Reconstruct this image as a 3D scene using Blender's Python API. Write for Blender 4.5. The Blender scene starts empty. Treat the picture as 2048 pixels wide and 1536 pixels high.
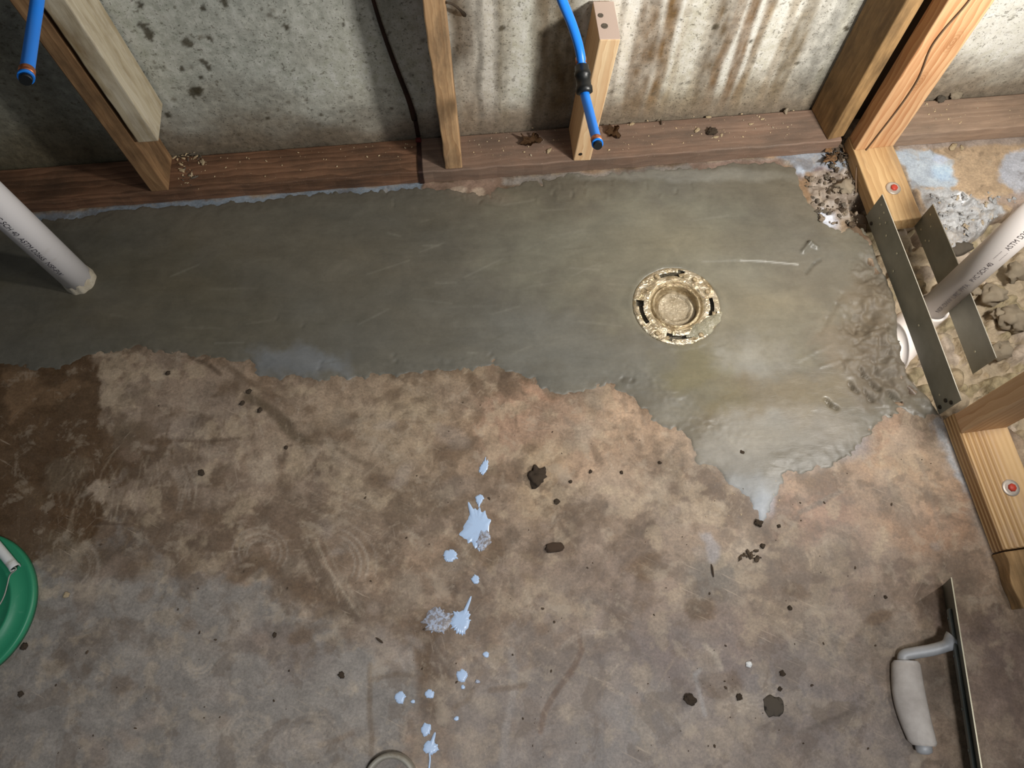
import bpy, bmesh, math, random
import numpy as np
from mathutils import Vector, Matrix, noise as mnoise

# ------------------------------------------------------------------ camera, light, exposure
C = bpy.context.scene.collection
scn = bpy.context.scene
F_PX, TILT, ROLL, CAM_H = 1500.95, 0.382442, -0.0200447, 1.363402
WALL_A, WALL_D = 0.0681315, 1.0390866          # wall direction angle and distance of the sole plate's front
R_A, R_D = 0.1162555, 0.868862                 # right-hand partition: normal angle and distance of its left face

cam_data = bpy.data.cameras.new('camera')
cam_data.sensor_width = 36.0
cam_data.lens = 36.0 * F_PX / 2048.0
cam_data.clip_start = 0.02
cam = bpy.data.objects.new('camera', cam_data)
C.objects.link(cam)
fwd = Vector((0, math.sin(TILT), -math.cos(TILT)))
up0 = Vector((0, math.cos(TILT), math.sin(TILT)))
cr, sr = math.cos(ROLL), math.sin(ROLL)
rgt = Vector((1, 0, 0)) * cr + up0 * sr
upv = up0 * cr - Vector((1, 0, 0)) * sr
cam.matrix_world = Matrix(((rgt.x, upv.x, -fwd.x, 0), (rgt.y, upv.y, -fwd.y, 0),
                           (rgt.z, upv.z, -fwd.z, CAM_H), (0, 0, 0, 1)))
scn.camera = cam

world = bpy.data.worlds.new('world')
scn.world = world
world.use_nodes = True
world.node_tree.nodes['Background'].inputs[0].default_value = (0.80, 0.88, 1.0, 1)
world.node_tree.nodes['Background'].inputs[1].default_value = 0.02

def area_light(name, loc, target, size, power, color, size_y=None):
    l = bpy.data.lights.new(name, 'AREA')
    l.size = size
    if size_y:
        l.shape = 'RECTANGLE'; l.size_y = size_y
    l.energy = power; l.color = color
    o = bpy.data.objects.new(name, l)
    o.location = loc
    o.rotation_euler = (Vector(target) - Vector(loc)).to_track_quat('-Z', 'Y').to_euler()
    C.objects.link(o)
    return o

def point_light(name, loc, radius, power, color):
    l = bpy.data.lights.new(name, 'POINT')
    l.shadow_soft_size = radius; l.energy = power; l.color = color
    o = bpy.data.objects.new(name, l); o.location = loc; C.objects.link(o)
    return o

# the work lamp on the right-hand partition aimed at the wall, an added unseen fill spot over the floor and faint daylight
area_light('work_lamp', (0.90, 0.42, 0.84), (0.50, 1.12, 0.60), 0.13, 17.5, (1.0, 0.96, 0.90))
area_light('ceiling_lamp', (1.05, 0.0, 2.25), (0.35, 0.35, 0), 0.30, 7, (1.0, 0.96, 0.92))
area_light('window_daylight', (-0.6, -1.9, 1.7), (0.0, 0.3, 0), 0.9, 3.5, (0.78, 0.88, 1.0), 0.5)
pl = bpy.data.lights.new('floor_fill_spot', 'SPOT')
pl.energy = 100; pl.color = (0.97, 0.97, 1.0); pl.shadow_soft_size = 0.12; pl.spot_size = math.radians(78); pl.spot_blend = 1.0
po = bpy.data.objects.new('floor_fill_spot', pl); po.location = (0.20, -0.50, 2.1)
po.rotation_euler = (math.radians(4), math.radians(8), 0); C.objects.link(po)

vs = scn.view_settings
vs.view_transform = 'Standard'
vs.look = 'None'
vs.gamma = 1.0
vs.use_curve_mapping = False
vs.exposure = 0.0

# ------------------------------------------------------------------ helpers
def px_ray(x, y):
    a = (x - 1024) / F_PX; b = -(y - 768) / F_PX
    a, b = cr * a - sr * b, sr * a + cr * b
    return Vector((a, math.sin(TILT) + b * math.cos(TILT), -math.cos(TILT) + b * math.sin(TILT)))

def at_z(x, y, z=0.0):
    r = px_ray(x, y)
    return Vector((0, 0, CAM_H)) + r * ((z - CAM_H) / r.z)

def at_depth(x, y, d):
    return Vector((0, 0, CAM_H)) + px_ray(x, y) * d

WU = Vector((math.cos(WALL_A), math.sin(WALL_A), 0))     # along the wall
WN = Vector((-math.sin(WALL_A), math.cos(WALL_A), 0))    # into the wall
def at_wall(x, y, off=0.0):
    r = px_ray(x, y)
    return Vector((0, 0, CAM_H)) + r * ((WALL_D + off) / WN.dot(r))
def wpt(u, off, z):
    p = WU * u + WN * (WALL_D + off); p.z = z
    return p

def lin(r, g, b):
    f = lambda c: (c / 255 / 12.92) if c <= 10 else ((c / 255 + 0.055) / 1.055) ** 2.4
    return (f(r), f(g), f(b))

# value noise on arrays
def _hash(ix, iy, s):
    h = (ix.astype(np.int64) * 374761393 + iy.astype(np.int64) * 668265263 + s * 974711) & 0x7fffffff
    h = ((h ^ (h >> 13)) * 1274126177) & 0x7fffffff
    return ((h ^ (h >> 16)) & 0xffff) / 65535.0
def vnoise(x, y, s=0):
    ix = np.floor(x); iy = np.floor(y); fx = x - ix; fy = y - iy
    fx = fx * fx * (3 - 2 * fx); fy = fy * fy * (3 - 2 * fy)
    a = _hash(ix, iy, s); b = _hash(ix + 1, iy, s); c = _hash(ix, iy + 1, s); d = _hash(ix + 1, iy + 1, s)
    return (a * (1 - fx) + b * fx) * (1 - fy) + (c * (1 - fx) + d * fx) * fy
def fbm(x, y, s=0, o=4, g=0.5):
    t = 0; a = 1.0; n = 0
    for i in range(o):
        t = t + a * vnoise(x * 2 ** i, y * 2 ** i, s + i * 17); n += a; a *= g
    return t / n
def sstep(e0, e1, x):
    t = np.clip((x - e0) / (e1 - e0), 0, 1)
    return t * t * (3 - 2 * t)
def poly_sdf(X, Y, pts):
    """signed distance, positive inside"""
    d = np.full(X.shape, 1e9); inside = np.zeros(X.shape, bool)
    n = len(pts)
    for i in range(n):
        ax, ay = pts[i][0], pts[i][1]; bx, by = pts[(i + 1) % n][0], pts[(i + 1) % n][1]
        ex, ey = bx - ax, by - ay
        wx, wy = X - ax, Y - ay
        t = np.clip((wx * ex + wy * ey) / (ex * ex + ey * ey + 1e-12), 0, 1)
        d = np.minimum(d, (wx - ex * t) ** 2 + (wy - ey * t) ** 2)
        c = ((ay > Y) != (by > Y)) & (X < (bx - ax) * (Y - ay) / ((by - ay) if abs(by - ay) > 1e-12 else 1e-12) + ax)
        inside ^= c
    d = np.sqrt(d)
    return np.where(inside, d, -d)
def floor_pts(pp):
    return [tuple(at_z(x, y)[:2]) for x, y in pp]

def link_mesh(name, me, mat=None, parent=None):
    o = bpy.data.objects.new(name, me)
    C.objects.link(o)
    if mat: me.materials.append(mat)
    if parent: o.parent = parent
    return o

def grid_mesh(name, xs, ys, Z, keep=None, to3=None):
    """heightfield; to3(X,Y,Z)->Nx3 array; keep: face mask"""
    nx, ny = len(xs), len(ys)
    X, Y = np.meshgrid(xs, ys)
    P = to3(X, Y, Z) if to3 else np.stack([X.ravel(), Y.ravel(), Z.ravel()], 1)
    idx = np.arange(nx * ny).reshape(ny, nx)
    q = np.stack([idx[:-1, :-1], idx[:-1, 1:], idx[1:, 1:], idx[1:, :-1]], -1).reshape(-1, 4)
    remap = None
    if keep is not None:
        q = q[keep.ravel()]
        used = np.unique(q); remap = np.full(nx * ny, -1); remap[used] = np.arange(len(used))
        q = remap[q]; P = P[used]
    else:
        used = np.arange(nx * ny)
    me = bpy.data.meshes.new(name)
    me.vertices.add(len(P)); me.vertices.foreach_set('co', P.astype(np.float32).ravel())
    me.loops.add(len(q) * 4); me.loops.foreach_set('vertex_index', q.astype(np.int32).ravel())
    me.polygons.add(len(q))
    me.polygons.foreach_set('loop_start', np.arange(len(q), dtype=np.int32) * 4)
    me.polygons.foreach_set('use_smooth', np.ones(len(q), bool))
    me.update(calc_edges=True)
    return me, used
def set_col(me, used, col, name='Col'):
    a = me.attributes.new(name, 'FLOAT_COLOR', 'POINT')
    c = col.reshape(-1, 3)[used]
    a.data.foreach_set('color', np.concatenate([c, np.ones((len(c), 1))], 1).astype(np.float32).ravel())
def set_val(me, used, val, name):
    a = me.attributes.new(name, 'FLOAT', 'POINT')
    a.data.foreach_set('value', val.ravel()[used].astype(np.float32))

def bm_obj(name, bm, mat=None, parent=None, smooth=False):
    me = bpy.data.meshes.new(name)
    bm.normal_update()
    bm.to_mesh(me); bm.free()
    if smooth:
        me.polygons.foreach_set('use_smooth', [True] * len(me.polygons))
    return link_mesh(name, me, mat, parent)

def tag(o, label=None, cat=None, group=None, kind=None):
    if label: o['label'] = label
    if cat: o['category'] = cat
    if group: o['group'] = group
    if kind: o['kind'] = kind
    return o
def empty(name, loc, label, cat, group=None):
    o = bpy.data.objects.new(name, None); C.objects.link(o)
    o.location = loc; o.empty_display_size = 0.02
    return tag(o, label, cat, group)
def place(o, M):
    o.matrix_world = M
    return o
def frame(origin, ax, ay, az):
    return Matrix(((ax[0], ay[0], az[0], origin[0]), (ax[1], ay[1], az[1], origin[1]), (ax[2], ay[2], az[2], origin[2]), (0, 0, 0, 1)))

def add_box(bm, x0, x1, y0, y1, z0, z1, bev=0.0):
    vs_ = [bm.verts.new((x, y, z)) for x in (x0, x1) for y in (y0, y1) for z in (z0, z1)]
    fs = [(0, 1, 3, 2), (4, 6, 7, 5), (0, 4, 5, 1), (2, 3, 7, 6), (0, 2, 6, 4), (1, 5, 7, 3)]
    faces = [bm.faces.new([vs_[i] for i in f]) for f in fs]
    if bev > 0:
        es = list({e for f in faces for e in f.edges})
        bmesh.ops.bevel(bm, geom=es, offset=bev, segments=2, affect='EDGES', profile=0.5)

def tube_bm(pts, rad, seg=20, cap=True, bm=None):
    bm = bm or bmesh.new()
    pts = [Vector(p) for p in pts]; n = len(pts)
    rs = rad if isinstance(rad, (list, tuple)) else [rad] * n
    t0 = (pts[1] - pts[0]).normalized()
    nrm = t0.orthogonal().normalized(); rings = []
    for i in range(n):
        t = (pts[min(i + 1, n - 1)] - pts[max(i - 1, 0)]).normalized()
        nrm = (nrm - t * nrm.dot(t)).normalized(); b = t.cross(nrm)
        rings.append([bm.verts.new(pts[i] + (nrm * math.cos(2 * math.pi * k / seg) + b * math.sin(2 * math.pi * k / seg)) * rs[i]) for k in range(seg)])
    for i in range(n - 1):
        for k in range(seg):
            f = bm.faces.new((rings[i][k], rings[i][(k + 1) % seg], rings[i + 1][(k + 1) % seg], rings[i + 1][k])); f.smooth = True
    if cap:
        bm.faces.new(list(reversed(rings[0]))); bm.faces.new(rings[-1])
    return bm
def bez(pts, n=24):
    """Catmull-Rom through points"""
    P = [Vector(p) for p in pts]; P = [P[0] * 2 - P[1]] + P + [P[-1] * 2 - P[-2]]
    out = []
    m = len(P) - 3
    for i in range(m):
        a, b, c, d = P[i:i + 4]
        k = max(2, n // m)
        for j in range(k + (1 if i == m - 1 else 0)):
            t = j / k
            out.append(0.5 * ((2 * b) + (c - a) * t + (2 * a - 5 * b + 4 * c - d) * t * t + (3 * b - 3 * c + d - a) * t ** 3))
    return out
def lathe_bm(prof, seg=48, bm=None, closed=False):
    bm = bm or bmesh.new(); rings = []
    for r, z in prof:
        rings.append([bm.verts.new((r * math.cos(2 * math.pi * k / seg), r * math.sin(2 * math.pi * k / seg), z)) for k in range(seg)])
    m = len(rings)
    for i in range(m if closed else m - 1):
        a, b = rings[i], rings[(i + 1) % m]
        for k in range(seg):
            f = bm.faces.new((a[k], a[(k + 1) % seg], b[(k + 1) % seg], b[k])); f.smooth = True
    return bm

# ------------------------------------------------------------------ materials
class NT:
    def __init__(s, name):
        s.m = bpy.data.materials.new(name); s.m.use_nodes = True
        s.t = s.m.node_tree; s.b = s.t.nodes['Principled BSDF']; s.b.inputs['Specular IOR Level'].default_value = 0.5
    def n(s, typ, **k):
        nd = s.t.nodes.new(typ)
        for a, v in k.items():
            if a in nd.inputs.keys() if False else False: pass
            setattr(nd, a, v)
        return nd
    def l(s, a, b): s.t.links.new(a, b)
    def inp(s, nd, key, v):
        if hasattr(v, 'links') or isinstance(v, bpy.types.NodeSocket): s.l(v, nd.inputs[key])
        else: nd.inputs[key].default_value = v
    def coord(s, kind='Object', scale=(1, 1, 1), loc=(0, 0, 0), rot=(0, 0, 0)):
        tc = s.n('ShaderNodeTexCoord'); mp = s.n('ShaderNodeMapping')
        s.l(tc.outputs[kind], mp.inputs[0])
        mp.inputs['Scale'].default_value = scale; mp.inputs['Location'].default_value = loc; mp.inputs['Rotation'].default_value = rot
        return mp.outputs[0]
    def noise(s, vec, scale, detail=4, rough=0.55, dist=0.0):
        nd = s.n('ShaderNodeTexNoise'); s.l(vec, nd.inputs['Vector'])
        nd.inputs['Scale'].default_value = scale; nd.inputs['Detail'].default_value = detail
        nd.inputs['Roughness'].default_value = rough; nd.inputs['Distortion'].default_value = dist
        return nd.outputs['Fac']
    def ramp(s, fac, stops, interp='LINEAR'):
        nd = s.n('ShaderNodeValToRGB'); s.l(fac, nd.inputs[0]); cr_ = nd.color_ramp; cr_.interpolation = interp
        while len(cr_.elements) < len(stops): cr_.elements.new(0.5)
        for e, (p, c) in zip(cr_.elements, stops):
            e.position = p; e.color = (*c, 1) if len(c) == 3 else c
        return nd.outputs[0]
    def mix(s, fac, a, b, mode='MIX'):
        nd = s.n('ShaderNodeMix', data_type='RGBA', blend_type=mode)
        s.inp(nd, 0, fac); s.inp(nd, 6, a if not isinstance(a, tuple) else (*a[:3], 1)); s.inp(nd, 7, b if not isinstance(b, tuple) else (*b[:3], 1))
        return nd.outputs[2]
    def math(s, op, a, b=0.0, c=0.0, clamp=False):
        nd = s.n('ShaderNodeMath', operation=op, use_clamp=clamp)
        s.inp(nd, 0, a); s.inp(nd, 1, b); s.inp(nd, 2, c)
        return nd.outputs[0]
    def attr(s, name):
        nd = s.n('ShaderNodeAttribute', attribute_name=name)
        return nd
    def bump(s, h, strength=0.5, dist=0.002, prev=None):
        nd = s.n('ShaderNodeBump'); s.l(h, nd.inputs['Height'])
        nd.inputs['Strength'].default_value = strength; nd.inputs['Distance'].default_value = dist
        if prev: s.l(prev, nd.inputs['Normal'])
        return nd.outputs[0]
    def done(s, col=None, rough=None, nrm=None, metal=None, **kw):
        if col is not None: s.inp(s.b, 'Base Color', (*col[:3], 1) if isinstance(col, tuple) else col)
        if rough is not None: s.inp(s.b, 'Roughness', rough)
        if metal is not None: s.inp(s.b, 'Metallic', metal)
        if nrm is not None: s.l(nrm, s.b.inputs['Normal'])
        for k, v in kw.items(): s.b.inputs[k.replace('_', ' ')].default_value = v
        return s.m
def gray(v): return (v, v, v)

def wood(name, light, dark, grain=1.0, knots=(), rings=0.6, dirt=None, dirt_amt=0.0, rough=0.6, seed=0.0, ridge=0.0, speck=0.0, ring_scale=26):
    """boards run along local X"""
    s = NT(name)
    v = s.coord('Object', (0.9, 14, 14), (seed, seed * 1.7, seed * 0.6))
    v2 = s.coord('Object', (1.6, 60, 60), (seed * 2, seed, 0))
    v3 = s.coord('Object', (0.35, 1, 1), (seed, 0.02 * seed, 0.013 * seed))
    n1 = s.noise(v, 2.2, 5, 0.6, 0.4)
    n2 = s.noise(v2, 2.6, 3, 0.7)
    wv = s.n('ShaderNodeTexWave', wave_type='RINGS', rings_direction='X', wave_profile='SAW')
    s.l(v3, wv.inputs['Vector']); wv.inputs['Scale'].default_value = ring_scale
    wv.inputs['Distortion'].default_value = 5.5; wv.inputs['Detail'].default_value = 2; wv.inputs['Detail Scale'].default_value = 1.1
    w = s.math('MULTIPLY', wv.outputs['Fac'], rings)
    f = s.math('ADD', s.math('MULTIPLY', n1, 0.75), s.math('MULTIPLY', w, 0.45))
    f = s.math('ADD', f, s.math('MULTIPLY', s.math('SUBTRACT', n2, 0.5), 0.5 * grain))
    mid = tuple((a + b) / 2 for a, b in zip(light, dark))
    col = s.ramp(f, [(0.22, light), (0.52, mid), (0.85, dark)])
    if dirt_amt > 0:
        vd = s.coord('Object', (3, 9, 9), (seed * 3, 1, 2))
        nd = s.noise(vd, 2.5, 6, 0.65)
        df = s.ramp(nd, [(0.60 - 0.35 * dirt_amt, gray(0)), (0.78, gray(1))])
        col = s.mix(df, col, dirt)
    # knots
    vk = s.coord('Object', (3.2, 9, 9), (seed * 5, seed, seed))
    vo = s.n('ShaderNodeTexVoronoi', feature='F1'); s.l(vk, vo.inputs['Vector']); vo.inputs['Scale'].default_value = 1.0
    kf = s.ramp(vo.outputs['Distance'], [(0.06, gray(1)), (0.16, gray(0))])
    col = s.mix(s.math('MULTIPLY', kf, 0.55), col, tuple(c * 0.45 for c in dark))
    if knots:
        tck = s.n('ShaderNodeTexCoord'); sp = s.n('ShaderNodeSeparateXYZ'); s.l(tck.outputs['Object'], sp.inputs[0])
        for kx_, ky_ in knots:
            dx_ = s.math('MULTIPLY', s.math('SUBTRACT', sp.outputs['X'], kx_), 0.55); dy_ = s.math('SUBTRACT', sp.outputs['Y'], ky_)
            d_ = s.math('SQRT', s.math('ADD', s.math('MULTIPLY', dx_, dx_), s.math('MULTIPLY', dy_, dy_)))
            d_ = s.math('ADD', d_, s.math('MULTIPLY', s.math('SUBTRACT', n1, .5), .006))
            rg_ = s.math('ADD', s.math('MULTIPLY', s.math('SINE', s.math('MULTIPLY', d_, 1500.0)), .5), .5)
            fo = s.ramp(d_, [(0.0, gray(1)), (0.006, gray(.8)), (0.020, gray(0))])
            col = s.mix(s.math('MULTIPLY', s.math('MULTIPLY', fo, s.math('ADD', s.math('MULTIPLY', rg_, .6), .3)), .8), col, lin(140, 92, 52))
    if speck:
        ns = s.noise(s.coord('Object', (1, 1, 1)), 420, 2, 0.5)
        col = s.mix(s.math('MULTIPLY', s.ramp(ns, [(0.66, gray(0)), (0.74, gray(1))]), speck), col, (0.42, 0.36, 0.28))
    h = s.math('ADD', n1, s.math('MULTIPLY', n2, 0.6))
    nrm = s.bump(h, 0.45, 0.0015)
    return s.done(col, s.math('ADD', rough, s.math('MULTIPLY', n2, 0.2)), nrm)

M = {}
_n = RU_ = Vector((math.sin(R_A), -math.cos(R_A), 0)); _r = Vector((math.cos(R_A), math.sin(R_A), 0)); _t = at_z(1712, 301, .038).dot(_n)
def _kn(x, y):
    r = px_ray(x, y); p = Vector((0, 0, CAM_H)) + r * (_t / _n.dot(r))
    return (p.z - .038, p.dot(_r) - R_D - .001)
KNOTS = [_kn(1906, 84), _kn(1839, 163)]
M['new_stud'] = wood('new_pine', lin(222, 184, 140), lin(180, 128, 86), knots=KNOTS, rings=0.9, rough=0.5, seed=1.3)
M['new_stud2'] = wood('new_pine_pale', lin(232, 200, 158), lin(196, 150, 108), rings=0.7, rough=0.5, seed=4.1)
M['yellow_plate'] = wood('treated_pine', lin(216, 184, 136), lin(170, 132, 86), rings=0.7, rough=0.5, seed=7.7, dirt=lin(150, 125, 95), dirt_amt=0.25)
M['stub'] = wood('pale_pine', lin(236, 208, 166), lin(208, 166, 122), rings=0.8, rough=0.55, seed=2.9, ring_scale=34)
M['old_stud'] = wood('aged_pine', lin(216, 180, 136), lin(150, 110, 72), rings=0.5, rough=0.65, seed=5.2, dirt=lin(96, 80, 62), dirt_amt=0.45)
M['dark_stud'] = wood('dark_aged_pine', lin(176, 142, 96), lin(110, 80, 44), rings=0.4, rough=0.65, seed=8.5, dirt=lin(60, 46, 28), dirt_amt=0.55)
M['brown_stud'] = wood('brown_damp_pine', lin(176, 140, 100), lin(112, 80, 50), rings=0.6, rough=0.6, seed=9.1, dirt=lin(66, 50, 32), dirt_amt=0.5)
M['grey_block'] = wood('weathered_pine', lin(214, 206, 186), lin(176, 160, 126), rings=0.4, rough=0.7, seed=3.3, dirt=lin(128, 104, 66), dirt_amt=0.45)
M['sole_plate'] = wood('damp_sole_plate', lin(150, 124, 106), lin(106, 80, 64), rings=0.45, rough=0.6, seed=6.2, dirt=lin(92, 80, 70), dirt_amt=0.7, speck=0.5)
M['sole_plate_dark'] = wood('red_brown_sole_plate', lin(146, 108, 82), lin(92, 62, 42), rings=0.8, rough=0.55, seed=2.2, dirt=lin(62, 48, 36), dirt_amt=0.5, speck=0.4)
M['sole_plate_right'] = wood('dusty_sole_plate', lin(176, 150, 128), lin(126, 100, 80), rings=0.4, rough=0.65, seed=11.2, dirt=lin(112, 96, 82), dirt_amt=0.6, speck=0.4)
M['rough_plate'] = wood('rough_sawn_pine', lin(186, 150, 104), lin(120, 90, 54), rings=0.4, rough=0.75, seed=12.4, dirt=lin(70, 60, 38), dirt_amt=0.6)

def ridged_wood():
    s = NT('ribbed_treated_pine')
    tc = s.n('ShaderNodeTexCoord'); sep = s.n('ShaderNodeSeparateXYZ'); s.l(tc.outputs['Object'], sep.inputs[0])
    n = s.noise(s.coord('Object', (0.8, 6, 6)), 2.0, 3)
    # ribs that run along the board, fading towards the middle of the top face
    ph = s.math('ADD', s.math('MULTIPLY', s.math('ADD', sep.outputs['Y'], s.math('MULTIPLY', sep.outputs['Z'], 1.0)), 620.0), s.math('MULTIPLY', n, 6.0))
    w = s.math('ADD', s.math('MULTIPLY', s.math('SINE', ph), 0.5), 0.5)
    fade = s.ramp(sep.outputs['Y'], [(0.0, gray(1)), (0.040, gray(0.8)), (0.060, gray(0.12))])
    wf = s.math('MULTIPLY', w, fade)
    n1 = s.noise(s.coord('Object', (0.9, 16, 16), (3, 1, 2)), 2.5, 5, 0.6, 0.4)
    base = s.ramp(n1, [(0.3, lin(218, 184, 134)), (0.75, lin(188, 150, 104))])
    col = s.mix(s.math('MULTIPLY', wf, 0.75), base, lin(150, 108, 58))
    nd = s.noise(s.coord('Object', (2, 4, 4), (1, 5, 2)), 6, 5, 0.6)
    col = s.mix(s.ramp(nd, [(0.52, gray(0)), (0.72, gray(0.55))]), col, lin(178, 150, 126))
    h = s.math('ADD', s.math('MULTIPLY', s.math('SUBTRACT', 1.0, wf), 1.0), s.math('MULTIPLY', n1, 0.25))
    return s.done(col, 0.55, s.bump(h, 0.8, 0.003))
M['ribbed'] = ridged_wood()

def concrete_wall():
    s = NT('old_foundation_concrete')
    a = s.attr('Col').outputs['Color']
    v = s.coord('Object')
    n = s.noise(v, 60, 5, 0.7); n2 = s.noise(v, 260, 3, 0.6)
    col = s.mix(0.75, a, s.ramp(n, [(0.3, gray(0.30)), (0.7, gray(0.68))]), 'OVERLAY')
    col = s.mix(0.4, col, s.ramp(s.noise(s.coord('Object', (1, 1, .25)), 70, 6, 0.7), [(0.3, gray(0.34)), (0.7, gray(0.66))]), 'OVERLAY')
    pit = s.ramp(n2, [(0.60, gray(0)), (0.68, gray(1))])
    spot = s.ramp(s.noise(v, 95, 3, 0.5), [(0.64, gray(0)), (0.68, gray(1))])
    col = s.mix(s.math('MULTIPLY', pit, 0.55), col, lin(66, 60, 46))
    col = s.mix(s.math('MULTIPLY', spot, 0.5), col, lin(84, 76, 58))
    h = s.math('SUBTRACT', s.math('ADD', n, s.math('MULTIPLY', n2, 0.4)), s.math('MULTIPLY', pit, 0.8))
    return s.done(col, 0.8, s.bump(h, 0.5, 0.002))
M['wall'] = concrete_wall()

def floor_mat():
    s = NT('stained_floor_concrete')
    a = s.attr('Col').outputs['Color']; rg = s.attr('Rough').outputs['Fac']
    v = s.coord('Object')
    n = s.noise(v, 34, 8, 0.76, 0.3); n2 = s.noise(v, 210, 5, 0.75); n0 = s.noise(v, 9, 5, 0.6, 0.6)
    col = s.mix(0.55, a, s.ramp(n, [(0.30, gray(0.24)), (0.70, gray(0.74))]), 'OVERLAY')
    col = s.mix(0.6, col, s.ramp(n2, [(0.3, gray(0.28)), (0.7, gray(0.72))]), 'OVERLAY')
    col = s.mix(0.45, col, s.ramp(n0, [(0.35, gray(0.34)), (0.65, gray(0.66))]), 'OVERLAY')
    blot = s.ramp(s.noise(v, 12, 9, 0.66, 0.5), [(0.545, gray(0)), (0.585, gray(1))])
    col = s.mix(s.math('MULTIPLY', blot, 0.36), col, lin(92, 76, 60))
    rub = s.ramp(s.noise(s.coord('Object', (1, 1, 1), (3, 7, 0)), 20, 9, 0.7, 0.3), [(0.555, gray(0)), (0.63, gray(1))])
    col = s.mix(s.math('MULTIPLY', rub, 0.36), col, lin(172, 158, 138))
    # scratches, two directions
    for ang, sc, th, amt, lc in ((0.45, 70, 0.665, 0.40, lin(190, 172, 150)), (-0.9, 60, 0.68, 0.35, lin(185, 170, 150)), (1.35, 80, 0.675, 0.3, lin(176, 160, 140))):
        vv = s.coord('Object', (1, 1, 1), (ang * 3, 0, 0), (0, 0, ang))
        mp = s.n('ShaderNodeMapping'); s.l(vv, mp.inputs[0]); mp.inputs['Scale'].default_value = (0.09, 1.4, 1)
        sn = s.noise(mp.outputs[0], sc * 2.2, 3, 0.6, 0.15)
        mask = s.ramp(s.noise(vv, 5.5, 3, 0.5), [(0.50, gray(0)), (0.64, gray(1))])
        f = s.math('MULTIPLY', s.math('MULTIPLY', s.ramp(sn, [(th - 0.035, gray(0)), (th + 0.03, gray(1))]), mask), amt)
        col = s.mix(f, col, lc)
    fl = s.ramp(s.noise(v, 330, 3, 0.6), [(0.64, gray(0)), (0.72, gray(1))])
    flm = s.ramp(s.noise(v, 6, 4, 0.6), [(0.42, gray(0)), (0.60, gray(1))])
    col = s.mix(s.math('MULTIPLY', s.math('MULTIPLY', fl, flm), 0.38), col, lin(184, 174, 160))
    grit = s.ramp(s.noise(v, 620, 2, 0.5), [(0.70, gray(0)), (0.76, gray(1))])
    col = s.mix(s.math('MULTIPLY', grit, 0.35), col, lin(60, 48, 36))
    h = s.math('ADD', s.math('MULTIPLY', n, 0.7), s.math('MULTIPLY', n2, 0.5))
    r = s.math('ADD', rg, s.math('MULTIPLY', s.math('SUBTRACT', n, 0.5), 0.25))
    return s.done(col, r, s.bump(h, 0.35, 0.0012))
M['floor'] = floor_mat()

def patch_mat():
    s = NT('wet_fresh_cement')
    a = s.attr('Col').outputs['Color']; rg = s.attr('Rough').outputs['Fac']
    v = s.coord('Object')
    n = s.noise(v, 16, 5, 0.6, 0.8); n2 = s.noise(v, 150, 5, 0.65); n3 = s.noise(s.coord('Object', (0.5, 1.6, 1), rot=(0, 0, -0.25)), 90, 4, 0.6, 0.6)
    ns = s.noise(s.coord('Object', (.35, 1.5, 1), rot=(0, 0, -.1)), 26, 7, 0.65, 0.5)
    col = s.mix(0.35, a, s.ramp(n, [(0.3, gray(0.34)), (0.7, gray(0.64))]), 'OVERLAY')
    col = s.mix(0.30, col, s.ramp(ns, [(0.3, gray(0.36)), (0.7, gray(0.64))]), 'OVERLAY')
    col = s.mix(0.25, col, s.ramp(n2, [(0.3, gray(0.38)), (0.7, gray(0.62))]), 'OVERLAY')
    h = s.math('ADD', s.math('MULTIPLY', n3, 0.9), s.math('MULTIPLY', n2, 0.45))
    r = s.math('ADD', rg, s.math('MULTIPLY', s.math('SUBTRACT', n3, 0.5), 0.12))
    nb = s.n('ShaderNodeBump'); s.l(h, nb.inputs['Height']); nb.inputs['Distance'].default_value = 0.0012
    s.l(s.math('ADD', s.math('MULTIPLY', rg, 0.6), .08), nb.inputs['Strength'])
    return s.done(col, r, nb.outputs[0])
M['patch'] = patch_mat()

def soil_mat():
    s = NT('dry_clay_soil')
    a = s.attr('Col').outputs['Color']
    v = s.coord('Object')
    n = s.noise(v, 70, 6, 0.75); n2 = s.noise(v, 300, 4, 0.7)
    col = s.mix(0.7, a, s.ramp(n, [(0.3, gray(0.3)), (0.7, gray(0.68))]), 'OVERLAY')
    return s.done(col, 0.9, s.bump(s.math('ADD', n, s.math('MULTIPLY', n2, 0.6)), 0.7, 0.003))
M['soil'] = soil_mat()
def clod_mat(name, c1, c2):
    s = NT(name); v = s.coord('Object')
    n = s.noise(v, 60, 6, 0.75)
    return s.done(s.ramp(n, [(0.3, c1), (0.7, c2)]), 0.9, s.bump(s.noise(v, 240, 4, 0.7), 0.8, 0.002))
M['clod_dark'] = clod_mat('dark_crumb', lin(52, 42, 32), lin(92, 76, 58))
M['clod_tan'] = clod_mat('tan_clay', lin(150, 136, 114), lin(194, 178, 154))
M['clod_pale'] = clod_mat('pale_rubble', lin(146, 146, 144), lin(182, 182, 182))
M['clod_brown'] = clod_mat('brown_rubble', lin(112, 98, 82), lin(150, 136, 118))
M['clod_mud'] = clod_mat('damp_mud', lin(84, 76, 66), lin(118, 108, 94))
M['shaving'] = clod_mat('wood_chip', lin(190, 164, 124), lin(216, 198, 164))
M['leaf'] = clod_mat('dead_leaf', lin(92, 66, 42), lin(142, 106, 70))
M['brown_leaf'] = clod_mat('brown_scrap', lin(66, 50, 38), lin(96, 76, 58))

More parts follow.
